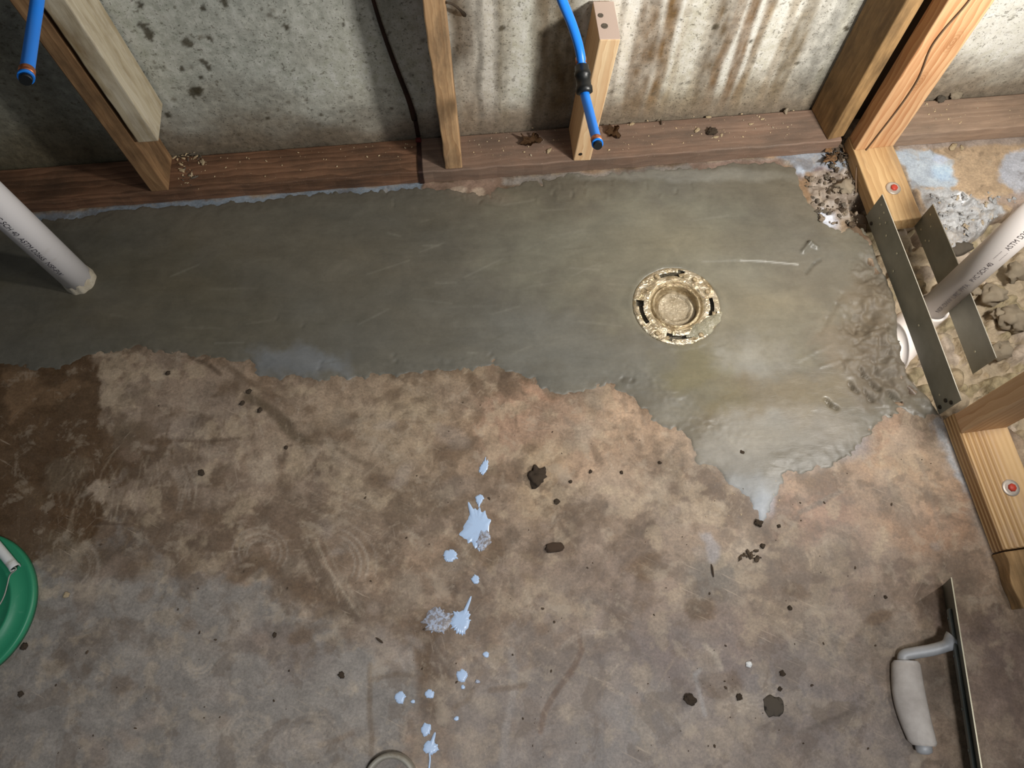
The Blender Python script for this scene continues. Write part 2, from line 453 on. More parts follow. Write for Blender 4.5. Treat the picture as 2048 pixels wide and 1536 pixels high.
def metal(name, c1, c2, rough=0.4, metallic=0.9, sc=30):
    s = NT(name); v = s.coord('Object')
    n = s.noise(v, sc, 5, 0.6); n2 = s.noise(v, 400, 2, 0.6)
    return s.done(s.ramp(n, [(0.3, c1), (0.7, c2)]), s.math('ADD', rough - 0.08, s.math('MULTIPLY', n, 0.25)), s.bump(n2, 0.1, 0.0005), metallic)
M['strap'] = metal('galvanised_strap', lin(130, 130, 118), lin(158, 156, 144), 0.5, 0.25, 14)
M['strap_edge'] = metal('bright_cut_edge', lin(190, 185, 170), lin(215, 210, 195), 0.4, 0.6)
M['nail'] = metal('dark_nail', lin(56, 52, 46), lin(80, 74, 66), 0.5, 0.8)
M['hole'] = metal('pale_nail_hole', lin(196, 188, 160), lin(214, 206, 180), 0.6, 0.0)
M['washer'] = metal('zinc_washer', lin(176, 164, 152), lin(200, 190, 178), 0.4, 0.5)
M['red_dab'] = metal('red_charge', lin(176, 52, 36), lin(205, 80, 56), 0.5, 0.0)
M['copper'] = metal('copper_ring', lin(190, 110, 74), lin(216, 142, 100), 0.35, 0.85)
M['blade'] = metal('steel_blade', lin(92, 96, 86), lin(120, 122, 112), 0.42, 0.8, 12)
M['bar'] = metal('dull_bar', lin(96, 102, 98), lin(124, 130, 128), 0.5, 0.5, 12)
M['blade_edge'] = metal('worn_blade_edge', lin(170, 164, 140), lin(190, 184, 160), 0.4, 0.5)
M['grey_casting'] = metal('grey_painted_casting', lin(158, 160, 160), lin(184, 186, 188), 0.5, 0.2)
M['handle'] = metal('dusty_grip', lin(172, 164, 156), lin(200, 194, 186), 0.65, 0.0, 40)
M['rust'] = metal('rusty_iron', lin(40, 30, 26), lin(70, 46, 38), 0.6, 0.5)
M['red_rust'] = metal('red_painted_iron', lin(84, 26, 26), lin(112, 40, 36), 0.6, 0.2)
M['wire'] = metal('dark_cable', lin(92, 72, 52), lin(120, 98, 76), 0.6, 0.0)
M['galv_wire'] = metal('grey_wire', lin(140, 140, 130), lin(165, 164, 155), 0.5, 0.6)
M['twig'] = metal('dark_root', lin(46, 36, 26), lin(70, 56, 40), 0.8, 0.0)

def plastic(name, col, rough=0.35, dirt=None, sc=12, th=(0.55, 0.75)):
    s = NT(name); v = s.coord('Object')
    n = s.noise(v, sc, 6, 0.65, 0.5)
    c = s.mix(s.ramp(n, [(th[0], gray(0)), (th[1], gray(1))]), col, dirt) if dirt else col
    return s.done(c, rough, s.bump(s.noise(v, 180, 3), 0.08, 0.0006))
M['pex'] = plastic('blue_pex', lin(36, 138, 250), 0.38)
M['pex_inside'] = plastic('pipe_bore', lin(22, 26, 28), 0.5)
M['coupling'] = plastic('black_coupling', lin(26, 28, 28), 0.4)
M['pvc'] = plastic('white_pvc', lin(246, 244, 246), 0.4, lin(180, 164, 136), 9, (0.56, 0.86))
M['pvc_right'] = plastic('grey_white_pvc', lin(186, 180, 176), 0.4, lin(160, 148, 132), 9, (0.6, 0.8))
M['pvc_clean'] = plastic('clean_white_pvc', lin(238, 230, 224), 0.35, lin(150, 118, 92), 24, (0.66, 0.7))
M['ink'] = plastic('printed_ink', lin(50, 46, 58), 0.6)
M['ink_soft'] = plastic('faded_ink', lin(96, 90, 92), 0.6)
M['green'] = plastic('green_plastic', lin(44, 132, 96), 0.42, lin(104, 160, 134), 30, (0.62, 0.95))
M['white_grip'] = plastic('white_plastic_grip', lin(222, 224, 222), 0.35, lin(170, 166, 150), 30)
M['paint'] = plastic('spilt_paint', lin(176, 200, 230), 0.28, lin(160, 176, 200), 30, (0.5, 0.8))
M['paint_thin'] = plastic('thin_smeared_paint', lin(160, 170, 188), 0.4, lin(128, 122, 120), 160, (0.46, 0.54))
M['grey_plastic'] = plastic('grey_plastic_ring', lin(150, 146, 134), 0.35, lin(120, 110, 92), 30)

def flange_mat(name, c1, c2, rough, met):
    s = NT(name); v = s.coord('Object')
    n = s.noise(v, 40, 5, 0.65, 0.6); n2 = s.noise(v, 110, 4, 0.6, 1.0)
    col = s.ramp(n, [(0.32, c1), (0.66, c2)])
    return s.done(col, s.math('ADD', rough, s.math('MULTIPLY', s.math('SUBTRACT', n, 0.5), 0.35)), s.bump(n2, 0.8, 0.005), met)
M['flange'] = flange_mat('wet_flange_metal', lin(172, 152, 112), lin(238, 228, 204), 0.16, 0.8)  # warm lamp reflection and whitish highlights put into the ring's colour
M['flange_inner'] = flange_mat('wet_flange_hub', lin(150, 130, 98), lin(210, 194, 160), 0.18, 0.55)
M['test_cap'] = flange_mat('crinkled_cap', lin(150, 136, 110), lin(196, 182, 156), 0.15, 0.15)
M['slot_dark'] = flange_mat('slot_shadow_metal', lin(70, 64, 50), lin(96, 88, 70), 0.5, 0.3)

# ------------------------------------------------------------------ floor (painted stains, real relief)
STEP = 0.003
trench_px = [(1712, 392), (1735, 470), (1752, 520), (1780, 590), (1788, 650), (1790, 700), (1814, 760), (1860, 812), (1895, 850), (1960, 838), (2010, 842), (2040, 870), (2060, 900), (2300, 960), (2330, 380), (2120, 372), (2048, 400), (1985, 440), (1935, 480), (1905, 500), (1880, 478), (1850, 440), (1760, 392)]
TRENCH = floor_pts(trench_px)
patch_px = [(-400, 470), (-200, 462), (0, 450), (120, 438), (300, 417), (480, 407), (560, 398), (640, 391), (845, 381), (905, 386), (960, 397), (1010, 381), (1060, 366), (1120, 356), (1300, 344), (1460, 334), (1560, 328), (1590, 345), (1600, 372), (1608, 400), (1630, 425), (1642, 450), (1672, 466), (1700, 462), (1716, 468), (1745, 505), (1775, 560), (1788, 620), (1790, 690), (1812, 750), (1856, 800), (1880, 836), (1850, 825), (1800, 818), (1768, 838), (1735, 858), (1700, 905), (1660, 928), (1600, 940), (1560, 950), (1542, 985), (1536, 1020), (1522, 1045), (1508, 1012), (1500, 990), (1462, 962), (1440, 935), (1402, 922), (1386, 880), (1350, 853), (1318, 842), (1290, 815), (1262, 792), (1215, 770), (1165, 776), (1130, 792), (1092, 770), (1065, 752), (1032, 735), (980, 726), (940, 738), (900, 737), (850, 737), (800, 744), (760, 750), (700, 748), (650, 757), (600, 744), (562, 752), (524, 744), (528, 728), (500, 716), (470, 722), (440, 708), (360, 706), (300, 702), (272, 690), (230, 700), (185, 706), (150, 722), (100, 735), (60, 729), (0, 724), (-400, 700)]
PATCH = floor_pts(patch_px)
FL_C = at_z(1352, 613).xy                      # flange centre
FL_R = 0.089

def px_scale(x, y):
    return ((at_z(x + 10, y) - at_z(x - 10, y)).length / 20, (at_z(x, y + 10) - at_z(x, y - 10)).length / 20)

class Painter:
    def __init__(s, X, Y, base):
        s.X, s.Y = X, Y
        s.col = np.empty(X.shape + (3,)); s.col[:] = base
        s.rough = np.full(X.shape, 0.55)
        s.w1 = fbm(X * 22, Y * 22, 5, 4) - 0.5; s.w2 = fbm(X * 22 + 50, Y * 22, 9, 4) - 0.5
        s.w3 = fbm(X * 90, Y * 90, 15, 3) - 0.5
        s.xs = X[0]; s.ys = Y[:, 0]
    def _win(s, cx, cy, r):
        i0, i1 = np.searchsorted(s.xs, [cx - r, cx + r]); j0, j1 = np.searchsorted(s.ys, [cy - r, cy + r])
        return slice(j0, j1), slice(i0, i1)
    def blend(s, sl, a, c, rough=None, mode='mix'):
        c = np.array(c)
        if mode == 'mul': s.col[sl] = s.col[sl] * (1 - a[..., None]) + s.col[sl] * c * a[..., None]
        else: s.col[sl] = s.col[sl] * (1 - a[..., None]) + c * a[..., None]
        if rough is not None: s.rough[sl] = s.rough[sl] * (1 - a) + rough * a
    def blob(s, x, y, rx, ry, c, a=0.8, soft=0.35, ang=0, warp=0.5, rough=None, mode='mix', fine=0.25):
        p = at_z(x, y); kx, ky = px_scale(x, y); rx, ry = rx * kx, ry * ky
        R = max(rx, ry) * 1.7 + 0.01
        sl = s._win(p.x, p.y, R)
        dx, dy = s.X[sl] - p.x, s.Y[sl] - p.y
        m = min(rx, ry)
        dx = dx + s.w1[sl] * warp * 2.2 * m; dy = dy + s.w2[sl] * warp * 2.2 * m
        t = math.radians(-ang); ca, sa = math.cos(t), math.sin(t)
        u, v = dx * ca + dy * sa, -dx * sa + dy * ca
        d = np.sqrt((u / rx) ** 2 + (v / ry) ** 2) + s.w3[sl] * fine
        s.blend(sl, a * (1 - sstep(1 - soft, 1 + soft, d)), c, rough, mode)
    def poly(s, pts, c, a=0.8, soft=0.012, warp=0.03, rough=None, mode='mix'):
        W = floor_pts(pts)
        xs_ = [q[0] for q in W]; ys_ = [q[1] for q in W]
        i0, i1 = np.searchsorted(s.xs, [min(xs_) - 0.05, max(xs_) + 0.05]); j0, j1 = np.searchsorted(s.ys, [min(ys_) - 0.05, max(ys_) + 0.05])
        sl = (slice(j0, j1), slice(i0, i1))
        d = poly_sdf(s.X[sl] + s.w1[sl] * warp, s.Y[sl] + s.w2[sl] * warp, W) + s.w3[sl] * warp * 0.5
        s.blend(sl, a * sstep(-soft, soft, d), c, rough, mode)
    def line(s, pts, w, c, a=0.7, soft=0.5, jit=0.0, rough=None, mode='mix'):
        W = floor_pts(pts)
        for (ax, ay), (bx, by) in zip(W[:-1], W[1:]):
            cx, cy = (ax + bx) / 2, (ay + by) / 2
            sl = s._win(cx, cy, math.hypot(bx - ax, by - ay) / 2 + w * 2 + 0.006)
            X, Y = s.X[sl] + s.w1[sl] * jit, s.Y[sl] + s.w2[sl] * jit
            ex, ey = bx - ax, by - ay
            t = np.clip(((X - ax) * ex + (Y - ay) * ey) / (ex * ex + ey * ey + 1e-12), 0, 1)
            d = np.hypot(X - ax - ex * t, Y - ay - ey * t)
            s.blend(sl, a * (1 - sstep(w * (1 - soft), w * (1 + soft) + 0.001, d)), c, rough, mode)

def K(r, g, b, k=1.0):          # stain colours
    return tuple(c * k for c in lin(r, g, b))

rnd = random.Random(11)
xs = np.arange(-1.62, 1.62, STEP); ys = np.arange(-0.60, 1.22, STEP)
X, Y = np.meshgrid(xs, ys)
P = Painter(X, Y, K(146, 126, 106))
big = fbm(X * 3.2, Y * 3.2, 31, 4); P.col *= (0.80 + 0.42 * big)[..., None]
tint = fbm(X * 5, Y * 5, 77, 3)[..., None] - 0.5
P.col *= 1 + tint * np.array([0.22, 0.0, -0.26])
# mid-scale mottling: damp brown and rubbed pale patches
m1 = fbm(X * 11 + P.w1 * .6, Y * 11 + P.w2 * .6, 101, 5, .58); m2 = fbm(X * 15 + 9, Y * 15, 111, 5, .58); m3 = fbm(X * 5, Y * 5, 121, 3)
a_ = (sstep(.50, .60, m1) * (.40 + .6 * m3))[..., None]; P.col = P.col * (1 - a_) + np.array(K(98, 80, 63)) * a_
a_ = (sstep(.56, .66, m2) * (.30 + .4 * m3))[..., None]; P.col = P.col * (1 - a_) + np.array(K(168, 150, 128)) * a_
# large tonal areas
P.poly([(-300, 1110), (30, 1120), (120, 1085), (240, 1080), (330, 1150), (440, 1150), (560, 1180), (650, 1220), (720, 1260), (800, 1330), (820, 1460), (840, 1700), (-400, 1700)], K(134, 129, 122), 0.88, 0.03, 0.10, 0.6)
P.poly([(900, 1330), (1040, 1260), (1200, 1230), (1500, 1290), (1760, 1330), (1850, 1500), (1900, 1700), (850, 1700)], K(132, 124, 117), 0.7, 0.05, 0.14, 0.6)
for a in [(960, 850, 110, 60, K(158, 124, 102), .55), (1130, 840, 170, 80, K(168, 138, 114), .55), (1270, 850, 110, 60, K(182, 152, 124), .6), (1240, 930, 130, 60, K(170, 144, 118), .5),
          (780, 800, 160, 60, K(164, 144, 118), .6), (850, 870, 130, 70, K(160, 142, 116), .45), (640, 780, 150, 45, K(152, 132, 112), .5), (330, 780, 170, 70, K(146, 130, 114), .6), (420, 880, 150, 90, K(144, 128, 112), .5),
          (1620, 1030, 110, 60, K(154, 122, 104), .55), (1840, 1000, 100, 150, K(152, 122, 96), .6), (1820, 930, 60, 90, K(176, 150, 120), .55), (1875, 1045, 90, 50, K(150, 118, 92), .6), (1770, 860, 70, 45, K(156, 126, 102), .6),
          (1400, 1300, 150, 100, K(112, 98, 94), .6), (1540, 1160, 200, 80, K(126, 112, 98), .5), (1300, 1180, 180, 60, K(136, 118, 104), .5), (1430, 1160, 60, 50, K(112, 108, 100), .6), (1110, 1050, 160, 70, K(138, 118, 98), .5),
          (1730, 1180, 110, 90, K(122, 104, 92), .45), (1690, 1280, 130, 60, K(132, 124, 114), .5), (1650, 1420, 120, 90, K(126, 116, 112), .45), (1540, 1390, 90, 50, K(126, 120, 116), .5), (1250, 1460, 150, 60, K(134, 130, 126), .5),
          (1980, 1330, 90, 160, K(124, 106, 98), .6), (1930, 1180, 40, 90, K(92, 74, 56), .6), (1800, 1350, 60, 120, K(108, 98, 88), .5), (1690, 1235, 34, 50, K(110, 96, 92), .7), (1240, 1110, 110, 50, K(128, 110, 96), .4),
          (700, 900, 140, 70, K(150, 132, 110), .4), (560, 1010, 150, 60, K(134, 116, 98), .45), (700, 1060, 170, 60, K(124, 106, 88), .5), (480, 1060, 150, 45, K(112, 92, 74), .55), (800, 1000, 120, 50, K(138, 122, 100), .4),
          (1090, 960, 55, 75, K(172, 148, 116), .6), (1200, 985, 60, 40, K(158, 142, 124), .5), (1050, 1160, 110, 80, K(126, 112, 100), .4), (760, 1250, 120, 50, K(112, 98, 84), .5), (560, 1290, 90, 50, K(126, 112, 104), .4)]:
    P.blob(a[0], a[1], a[2], a[3], a[4], a[5], 0.5, rnd.uniform(-20, 20), 0.6)
# second pass over the tonal areas, so that the mottling stays visible
m4 = fbm(X * 13 + P.w2 * .8, Y * 13 + P.w1 * .8, 141, 6, .62); m5 = fbm(X * 24 + 3, Y * 24, 151, 5, .62); up = sstep(-.15, .35, Y)
a_ = (sstep(.53, .62, m4) * (.18 + .40 * up))[..., None]; P.col = P.col * (1 - a_) + np.array(K(96, 78, 60)) * a_
a_ = (sstep(.56, .66, m5) * (.22 + .22 * up))[..., None]; P.col = P.col * (1 - a_) + np.array(K(178, 160, 134)) * a_
P.col *= .93
# dark brown area at the left
dk = K(86, 66, 46)
P.poly([(-400, 700), (0, 700), (190, 700), (188, 790), (196, 860), (236, 890), (300, 905), (330, 880), (350, 850), (345, 900), (290, 945), (250, 965), (200, 960), (170, 985), (210, 1010), (200, 1050), (150, 1085), (80, 1100), (50, 1130), (30, 1110), (-400, 1110)], dk, 0.92, 0.006, 0.05, 0.42)
P.poly([(5, 735), (60, 730), (68, 760), (110, 770), (170, 778), (120, 810), (60, 830), (20, 850), (10, 800)], K(120, 96, 72), 0.65, 0.008, 0.05)
P.blob(130, 950, 42, 26, K(120, 106, 88), .55, .45, -20, 1.1, fine=.7); P.blob(60, 990, 40, 14, K(110, 92, 70), .5, .5, 35)
P.blob(150, 1110, 80, 32, K(126, 112, 92), .5, .5, 20)
for a in [(250, 865, 55, 22), (300, 930, 60, 22), (240, 1105, 60, 26), (260, 1135, 45, 20), (355, 1120, 40, 12), (500, 1135, 60, 14), (560, 1150, 60, 12), (620, 1180, 50, 14), (660, 1215, 40, 14), (850, 1290, 26, 70), (855, 1370, 40, 50), (830, 1240, 60, 22), (600, 1265, 30, 16), (235, 1370, 22, 14),
          (345, 830, 40, 14), (520, 790, 30, 12), (690, 840, 26, 14), (800, 855, 20, 12), (840, 800, 18, 10), (880, 790, 16, 12), (740, 800, 24, 10), (640, 880, 36, 14), (770, 960, 30, 14), (380, 1010, 50, 20), (460, 960, 40, 22), (1060, 900, 22, 12), (1180, 820, 34, 14), (1330, 885, 16, 12), (1170, 1020, 50, 16), (1010, 940, 34, 16), (900, 900, 40, 14), (980, 1030, 30, 12),
          (1450, 1370, 40, 26), (1290, 1130, 40, 20), (1590, 1185, 26, 14), (1760, 1240, 30, 14), (1060, 1130, 24, 40), (980, 1110, 30, 30), (1400, 1215, 34, 20), (600, 1100, 60, 16), (700, 1120, 60, 20)]:
    P.blob(*a, K(100, 80, 60), rnd.uniform(.35, .7), .35, rnd.uniform(-25, 25), 1.15, .8)
for pp, al in [([(465, 1102), (520, 1108), (600, 1122), (640, 1150), (700, 1185), (728, 1215), (705, 1240), (655, 1222), (600, 1195), (545, 1168), (470, 1152)], .62), ([(806, 1240), (870, 1246), (905, 1330), (885, 1400), (862, 1440), (842, 1440), (826, 1395), (796, 1310)], .55),
               ([(170, 1108), (215, 1092), (262, 1100), (268, 1130), (240, 1165), (180, 1162), (168, 1135)], .6), ([(340, 1095), (400, 1100), (395, 1140), (360, 1150), (338, 1125)], .4), ([(230, 870), (330, 850), (352, 840), (330, 880), (300, 900), (240, 905)], .6)]:
    P.poly(pp, K(92, 74, 56), al, .008, .05)
P.poly([(425, 730), (500, 722), (530, 752), (470, 780)], K(150, 132, 112), .3, .02, .05); P.blob(255, 862, 36, 26, K(96, 82, 64), .6, .5, 0, .8, fine=.9)
P.poly([(1395, 868), (1330, 850), (1240, 790), (1180, 790), (1150, 830), (1250, 900), (1360, 915)], K(176, 152, 126), .35, .02, .08)
P.poly([(1030, 745), (1075, 768), (1125, 800), (1110, 810), (1050, 780)], K(178, 140, 114), .5, .006, .03)
# small drips
for i in range(210):
    x = rnd.gauss(1000, 380); y = rnd.uniform(745, 1300)
    if x < 180: continue
    r = rnd.uniform(4, 15)
    P.blob(x, y, r * rnd.uniform(.8, 1.6), r, K(112, 92, 72), rnd.uniform(.2, .55), .35, rnd.uniform(-60, 60), .5, .5)
for i in range(160):
    x = rnd.uniform(180, 1950); y = rnd.uniform(760, 1536)
    r = rnd.uniform(6, 26)
    P.blob(x, y, r * rnd.uniform(1, 2.4), r, rnd.choice([K(158, 144, 126), K(150, 140, 130), K(146, 128, 112), K(118, 106, 94)]), rnd.uniform(.15, .5), .5, rnd.uniform(-60, 60), .8, fine=.5)
for k in range(60):     # brushed streaks at the edge of the dark area
    x = rnd.uniform(90, 300); y = rnd.uniform(930, 1120); l = rnd.uniform(15, 60); t = math.radians(rnd.gauss(-68, 7))
    P.line([(x, y), (x + l * math.cos(t), y + l * math.sin(t))], .0012, rnd.choice([K(142, 128, 108), K(84, 64, 44), K(126, 110, 88)]), rnd.uniform(.2, .55), .7)
for k in range(14):
    o_ = rnd.uniform(0, 50)
    P.line([(598 + o_, 1075), (620 + o_, 1130), (655 + o_, 1185), (700 + o_ * .6, 1232)], .0013, rnd.choice([K(96, 78, 60), K(160, 146, 126)]), rnd.uniform(.2, .5), .7, .004)
# grey lighter tail under the patch tip, pale smears
P.poly([(1395, 1070), (1425, 1068), (1440, 1100), (1440, 1125), (1420, 1128), (1412, 1095)], K(152, 146, 144), .8, .004, .02)
P.blob(1535, 990, 12, 40, K(170, 170, 178), .6, .4)
P.poly([(1870, 838), (1888, 850), (1935, 970), (1948, 1005), (1925, 985), (1895, 910), (1862, 850)], K(158, 164, 170), .75, .008, .03)
P.poly([(1948, 1000), (1985, 1105), (1975, 1110), (1935, 1010)], K(128, 118, 108), .6, .008, .02)
P.blob(1690, 885, 46, 30, K(156, 154, 158), .6, .5); P.blob(1540, 880, 60, 40, K(140, 134, 126), .4, .5)
# strokes and grooves
P.line([(497, 792), (530, 812), (570, 850), (612, 888)], .010, K(92, 78, 60), .75, .5, .02)
P.line([(378, 712), (420, 732), (440, 748)], .004, K(84, 68, 52), .7); P.line([(440, 722), (500, 765), (545, 790), (570, 806)], .005, K(104, 86, 68), .6)
P.line([(612, 888), (660, 885), (720, 925), (760, 940)], .004, K(106, 90, 72), .5, .5, .01)
P.line([(1158, 1268), (1164, 1300), (1142, 1345), (1112, 1385), (1088, 1432), (1080, 1462)], .0045, K(104, 84, 68), .75, .4, .006)
P.line([(1024, 1300), (1028, 1380), (1012, 1450), (1000, 1560)], .006, K(150, 142, 134), .5, .5, .01)
P.line([(740, 1330), (738, 1400), (744, 1480), (742, 1510)], .004, K(106, 92, 76), .7, .5, .006)
P.line([(740, 1360), (790, 1348), (830, 1352)], .0035, K(106, 92, 76), .6, .5, .004)
P.line([(640, 1490), (680, 1478), (704, 1466)], .004, K(112, 98, 84), .7)
P.line([(980, 1380), (1050, 1370)], .004, K(112, 94, 76), .7, .4, .006); P.line([(910, 1415), (935, 1400), (945, 1380)], .004, K(118, 102, 84), .6)
P.line([(1400, 1340), (1390, 1350), (1410, 1430)], .003, K(150, 146, 142), .6)
P.line([(1600, 1466), (1650, 1445), (1720, 1415)], .003, K(96, 86, 76), .6); P.line([(1600, 1022), (1640, 1005), (1680, 985)], .004, K(110, 98, 86), .7, .4, .008)
P.line([(330, 880), (420, 884), (480, 876)], .0022, K(92, 74, 58), .6); P.line([(200, 1048), (255, 1048)], .0022, K(80, 64, 50), .6)
P.line([(1830, 910), (1850, 950), (1878, 1050)], .003, K(128, 110, 92), .6, .5, .004)
P.line([(1410, 1290), (1430, 1310), (1442, 1335)], .004, K(168, 156, 140), .7, .5, .006)
# trowel arcs
for cx, cy, r0, n_, a0, a1 in [(1505, 1365, 30, 4, 20, 170), (1505, 1365, 60, 3, 30, 130), (625, 1475, 22, 5, 0, 360), (500, 1468, 14, 5, 0, 360), (395, 1320, 20, 3, 0, 200), (520, 1105, 26, 4, 150, 400), (130, 1130, 50, 4, -60, 60), (1190, 1330, 70, 2, 200, 300), (650, 1130, 60, 6, -70, 30), (250, 990, 110, 5, -40, 20)]:
    for k in range(n_):
        rr = r0 + k * rnd.uniform(6, 10)
        P.line([(cx + rr * math.cos(math.radians(t)), cy + rr * math.sin(math.radians(t)) * .9) for t in np.linspace(a0 + rnd.uniform(0, 20), a1 - rnd.uniform(0, 20), 14)], .0014, K(168, 156, 140), rnd.uniform(.12, .30), .6, .003)
# short scratch clusters
for cx, cy, ang, n_, L in [(390, 865, 85, 10, 34), (370, 905, 85, 10, 40), (440, 880, 80, 8, 36), (540, 820, 75, 10, 50), (520, 900, 80, 9, 50), (600, 930, 70, 8, 40), (690, 1010, 20, 9, 50), (720, 960, 25, 8, 60), (640, 1020, 15, 8, 40), (1110, 850, 10, 8, 50), (1330, 960, 15, 8, 36), (1440, 1005, 40, 8, 20), (1480, 1025, 70, 8, 24), (1480, 960, 45, 7, 20), (1420, 1000, 20, 6, 40), (1240, 900, 70, 10, 30), (1290, 870, 70, 8, 26), (900, 830, 5, 8, 40), (860, 765, 10, 6, 30), (790, 1120, 35, 8, 50), (960, 1340, 40, 9, 60), (1010, 1320, 42, 8, 70), (1130, 1370, 40, 8, 80), (1260, 1340, 120, 6, 60), (1120, 1290, 35, 7, 60), (780, 1070, 30, 9, 50), (190, 1000, 75, 9, 60), (240, 960, 80, 9, 60), (280, 990, 100, 8, 70), (1050, 1210, 60, 8, 60), (870, 1080, 45, 7, 50), (570, 1080, 5, 5, 30), (760, 870, 60, 9, 40), (1010, 800, 20, 7, 40), (1560, 1250, 40, 5, 40), (1750, 1390, 60, 6, 60), (660, 1170, 70, 8, 60), (300, 1060, 5, 5, 60), (1500, 1500, 20, 6, 70), (1300, 1500, 70, 6, 50)]:
    for k in range(n_):
        x = cx + rnd.gauss(0, L * .9); y = cy + rnd.gauss(0, 22); t = math.radians(ang + rnd.gauss(0, 8)); l = L * rnd.uniform(.15, .6)
        P.line([(x - l * math.cos(t), y - l * math.sin(t)), (x, y + rnd.uniform(-1, 1)), (x + l * math.cos(t), y + l * math.sin(t))], .0008, rnd.choice([K(172, 156, 134), K(162, 146, 126), K(184, 170, 150)]), rnd.uniform(.10, .34), .7)
# strip along the sole plate: ledge with cool daylight sheen painted bluish
P.poly([(-300, 440), (95, 425), (480, 392), (700, 376), (845, 366), (845, 384), (640, 396), (480, 412), (300, 424), (0, 455), (-300, 470)], K(140, 156, 170), .85, .006, .02)
P.poly([(845, 366), (960, 360), (1010, 358), (1010, 392), (900, 395), (845, 390)], K(146, 122, 106), .9, .006, .03)
P.blob(915, 384, 18, 9, K(196, 178, 158), .8, .3); P.blob(956, 386, 14, 9, K(200, 180, 158), .8, .3)
P.poly([(1010, 355), (1300, 336), (1500, 318), (1600, 306), (1600, 330), (1300, 350), (1010, 372)], K(142, 138, 132), .8, .006, .02)
P.poly([(1380, 328), (1560, 316), (1580, 345), (1480, 345), (1380, 345)], K(140, 112, 98), .7, .006, .02)
P.poly([(1550, 305), (1690, 296), (1700, 345), (1650, 352), (1600, 350), (1575, 325)], K(144, 154, 166), .85, .006, .03)
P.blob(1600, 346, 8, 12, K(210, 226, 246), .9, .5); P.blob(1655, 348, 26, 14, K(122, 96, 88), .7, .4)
P.poly([(1592, 350), (1640, 352), (1640, 395), (1612, 402)], K(136, 108, 80), .8, .006, .02)
P.poly([(1625, 350), (1700, 330), (1725, 400), (1700, 440), (1655, 450), (1620, 410)], K(150, 138, 126), .9, .006, .03)
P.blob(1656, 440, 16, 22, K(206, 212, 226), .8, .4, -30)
# floor behind the right-hand partition
P.poly([(1795, 292), (2200, 255), (2250, 420), (2050, 400), (1985, 440), (1935, 480), (1905, 500), (1870, 470), (1835, 400)], K(176, 152, 124), .95, .008, .03)
P.poly([(1795, 290), (2200, 250), (2200, 275), (1800, 305)], K(150, 140, 134), .8, .006, .02)
P.poly([(1795, 300), (1860, 302), (1905, 325), (1902, 350), (1918, 362), (1900, 376), (1850, 372), (1830, 380)], K(172, 184, 196), .95, .006, .03)  # pale deposits with bluish daylight painted into the colour
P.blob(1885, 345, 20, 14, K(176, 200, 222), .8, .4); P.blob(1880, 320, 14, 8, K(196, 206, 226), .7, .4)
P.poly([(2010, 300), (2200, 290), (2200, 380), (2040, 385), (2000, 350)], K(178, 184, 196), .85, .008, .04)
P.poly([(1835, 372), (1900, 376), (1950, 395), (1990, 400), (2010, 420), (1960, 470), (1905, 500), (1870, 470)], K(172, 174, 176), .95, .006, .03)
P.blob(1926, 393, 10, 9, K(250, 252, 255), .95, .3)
P.poly([(1960, 395), (2048, 380), (2100, 395), (2048, 410)], K(150, 134, 126), .7, .006, .03)
# dark rim of wet round the patch
sdp_f = poly_sdf(X + P.w1 * 0.03, Y + P.w2 * 0.03, PATCH) + P.w3 * 0.012
rim = sstep(-0.02, 0.0, sdp_f) * 0.35 * (0.4 + fbm(X * 14, Y * 14, 3, 3))
P.col *= (1 - rim * 0.5)[..., None]
P.rough -= rim * 0.4

sdt = poly_sdf(X + P.w1 * 0.03, Y + P.w2 * 0.03, TRENCH)
Z = (fbm(X * 7, Y * 7, 2, 3) - 0.5) * 0.0012 + (fbm(X * 60, Y * 60, 8, 3) - 0.5) * 0.0009
Z -= 0.0012 * sstep(0, 1, np.zeros_like(X))
Z -= 0.14 * sstep(-0.002, 0.028, sdt)
rub = sstep(0.0, 0.02, poly_sdf(X, Y, floor_pts([(1612, 352), (1640, 330), (1690, 300), (1730, 400), (1730, 450), (1650, 450), (1612, 405)])))
Z += rub * (fbm(X * 70, Y * 70, 44, 4) - 0.52) * 0.022
rub2 = sstep(0.0, 0.02, poly_sdf(X, Y, floor_pts([(1840, 380), (1900, 378), (1960, 395), (2020, 410), (1960, 480), (1900, 510), (1840, 440)])))
Z += rub2 * (fbm(X * 60, Y * 60, 54, 5, .6) - 0.50) * 0.03
Z -= 0.045 * sstep(0.0, 0.016, poly_sdf(X + P.w1 * .02, Y + P.w2 * .02, floor_pts([(1690, 396), (1722, 388), (1748, 478), (1726, 470), (1700, 440)])))  # hollow shaped to stand in for the strap's cast shadow
Z -= 0.03 * sstep(0.012, 0.03, poly_sdf(X, Y, PATCH)) # the slab was broken out under the fresh patch
dC = np.hypot(X - FL_C.x, Y - FL_C.y)
fc = dC[:-1, :-1]
me, used = grid_mesh('floor', xs, ys, Z, keep=(fc > 0.082))
set_col(me, used, P.col); set_val(me, used, P.rough, 'Rough')
floor = link_mesh('floor', me, M['floor']); tag(floor, kind='structure')

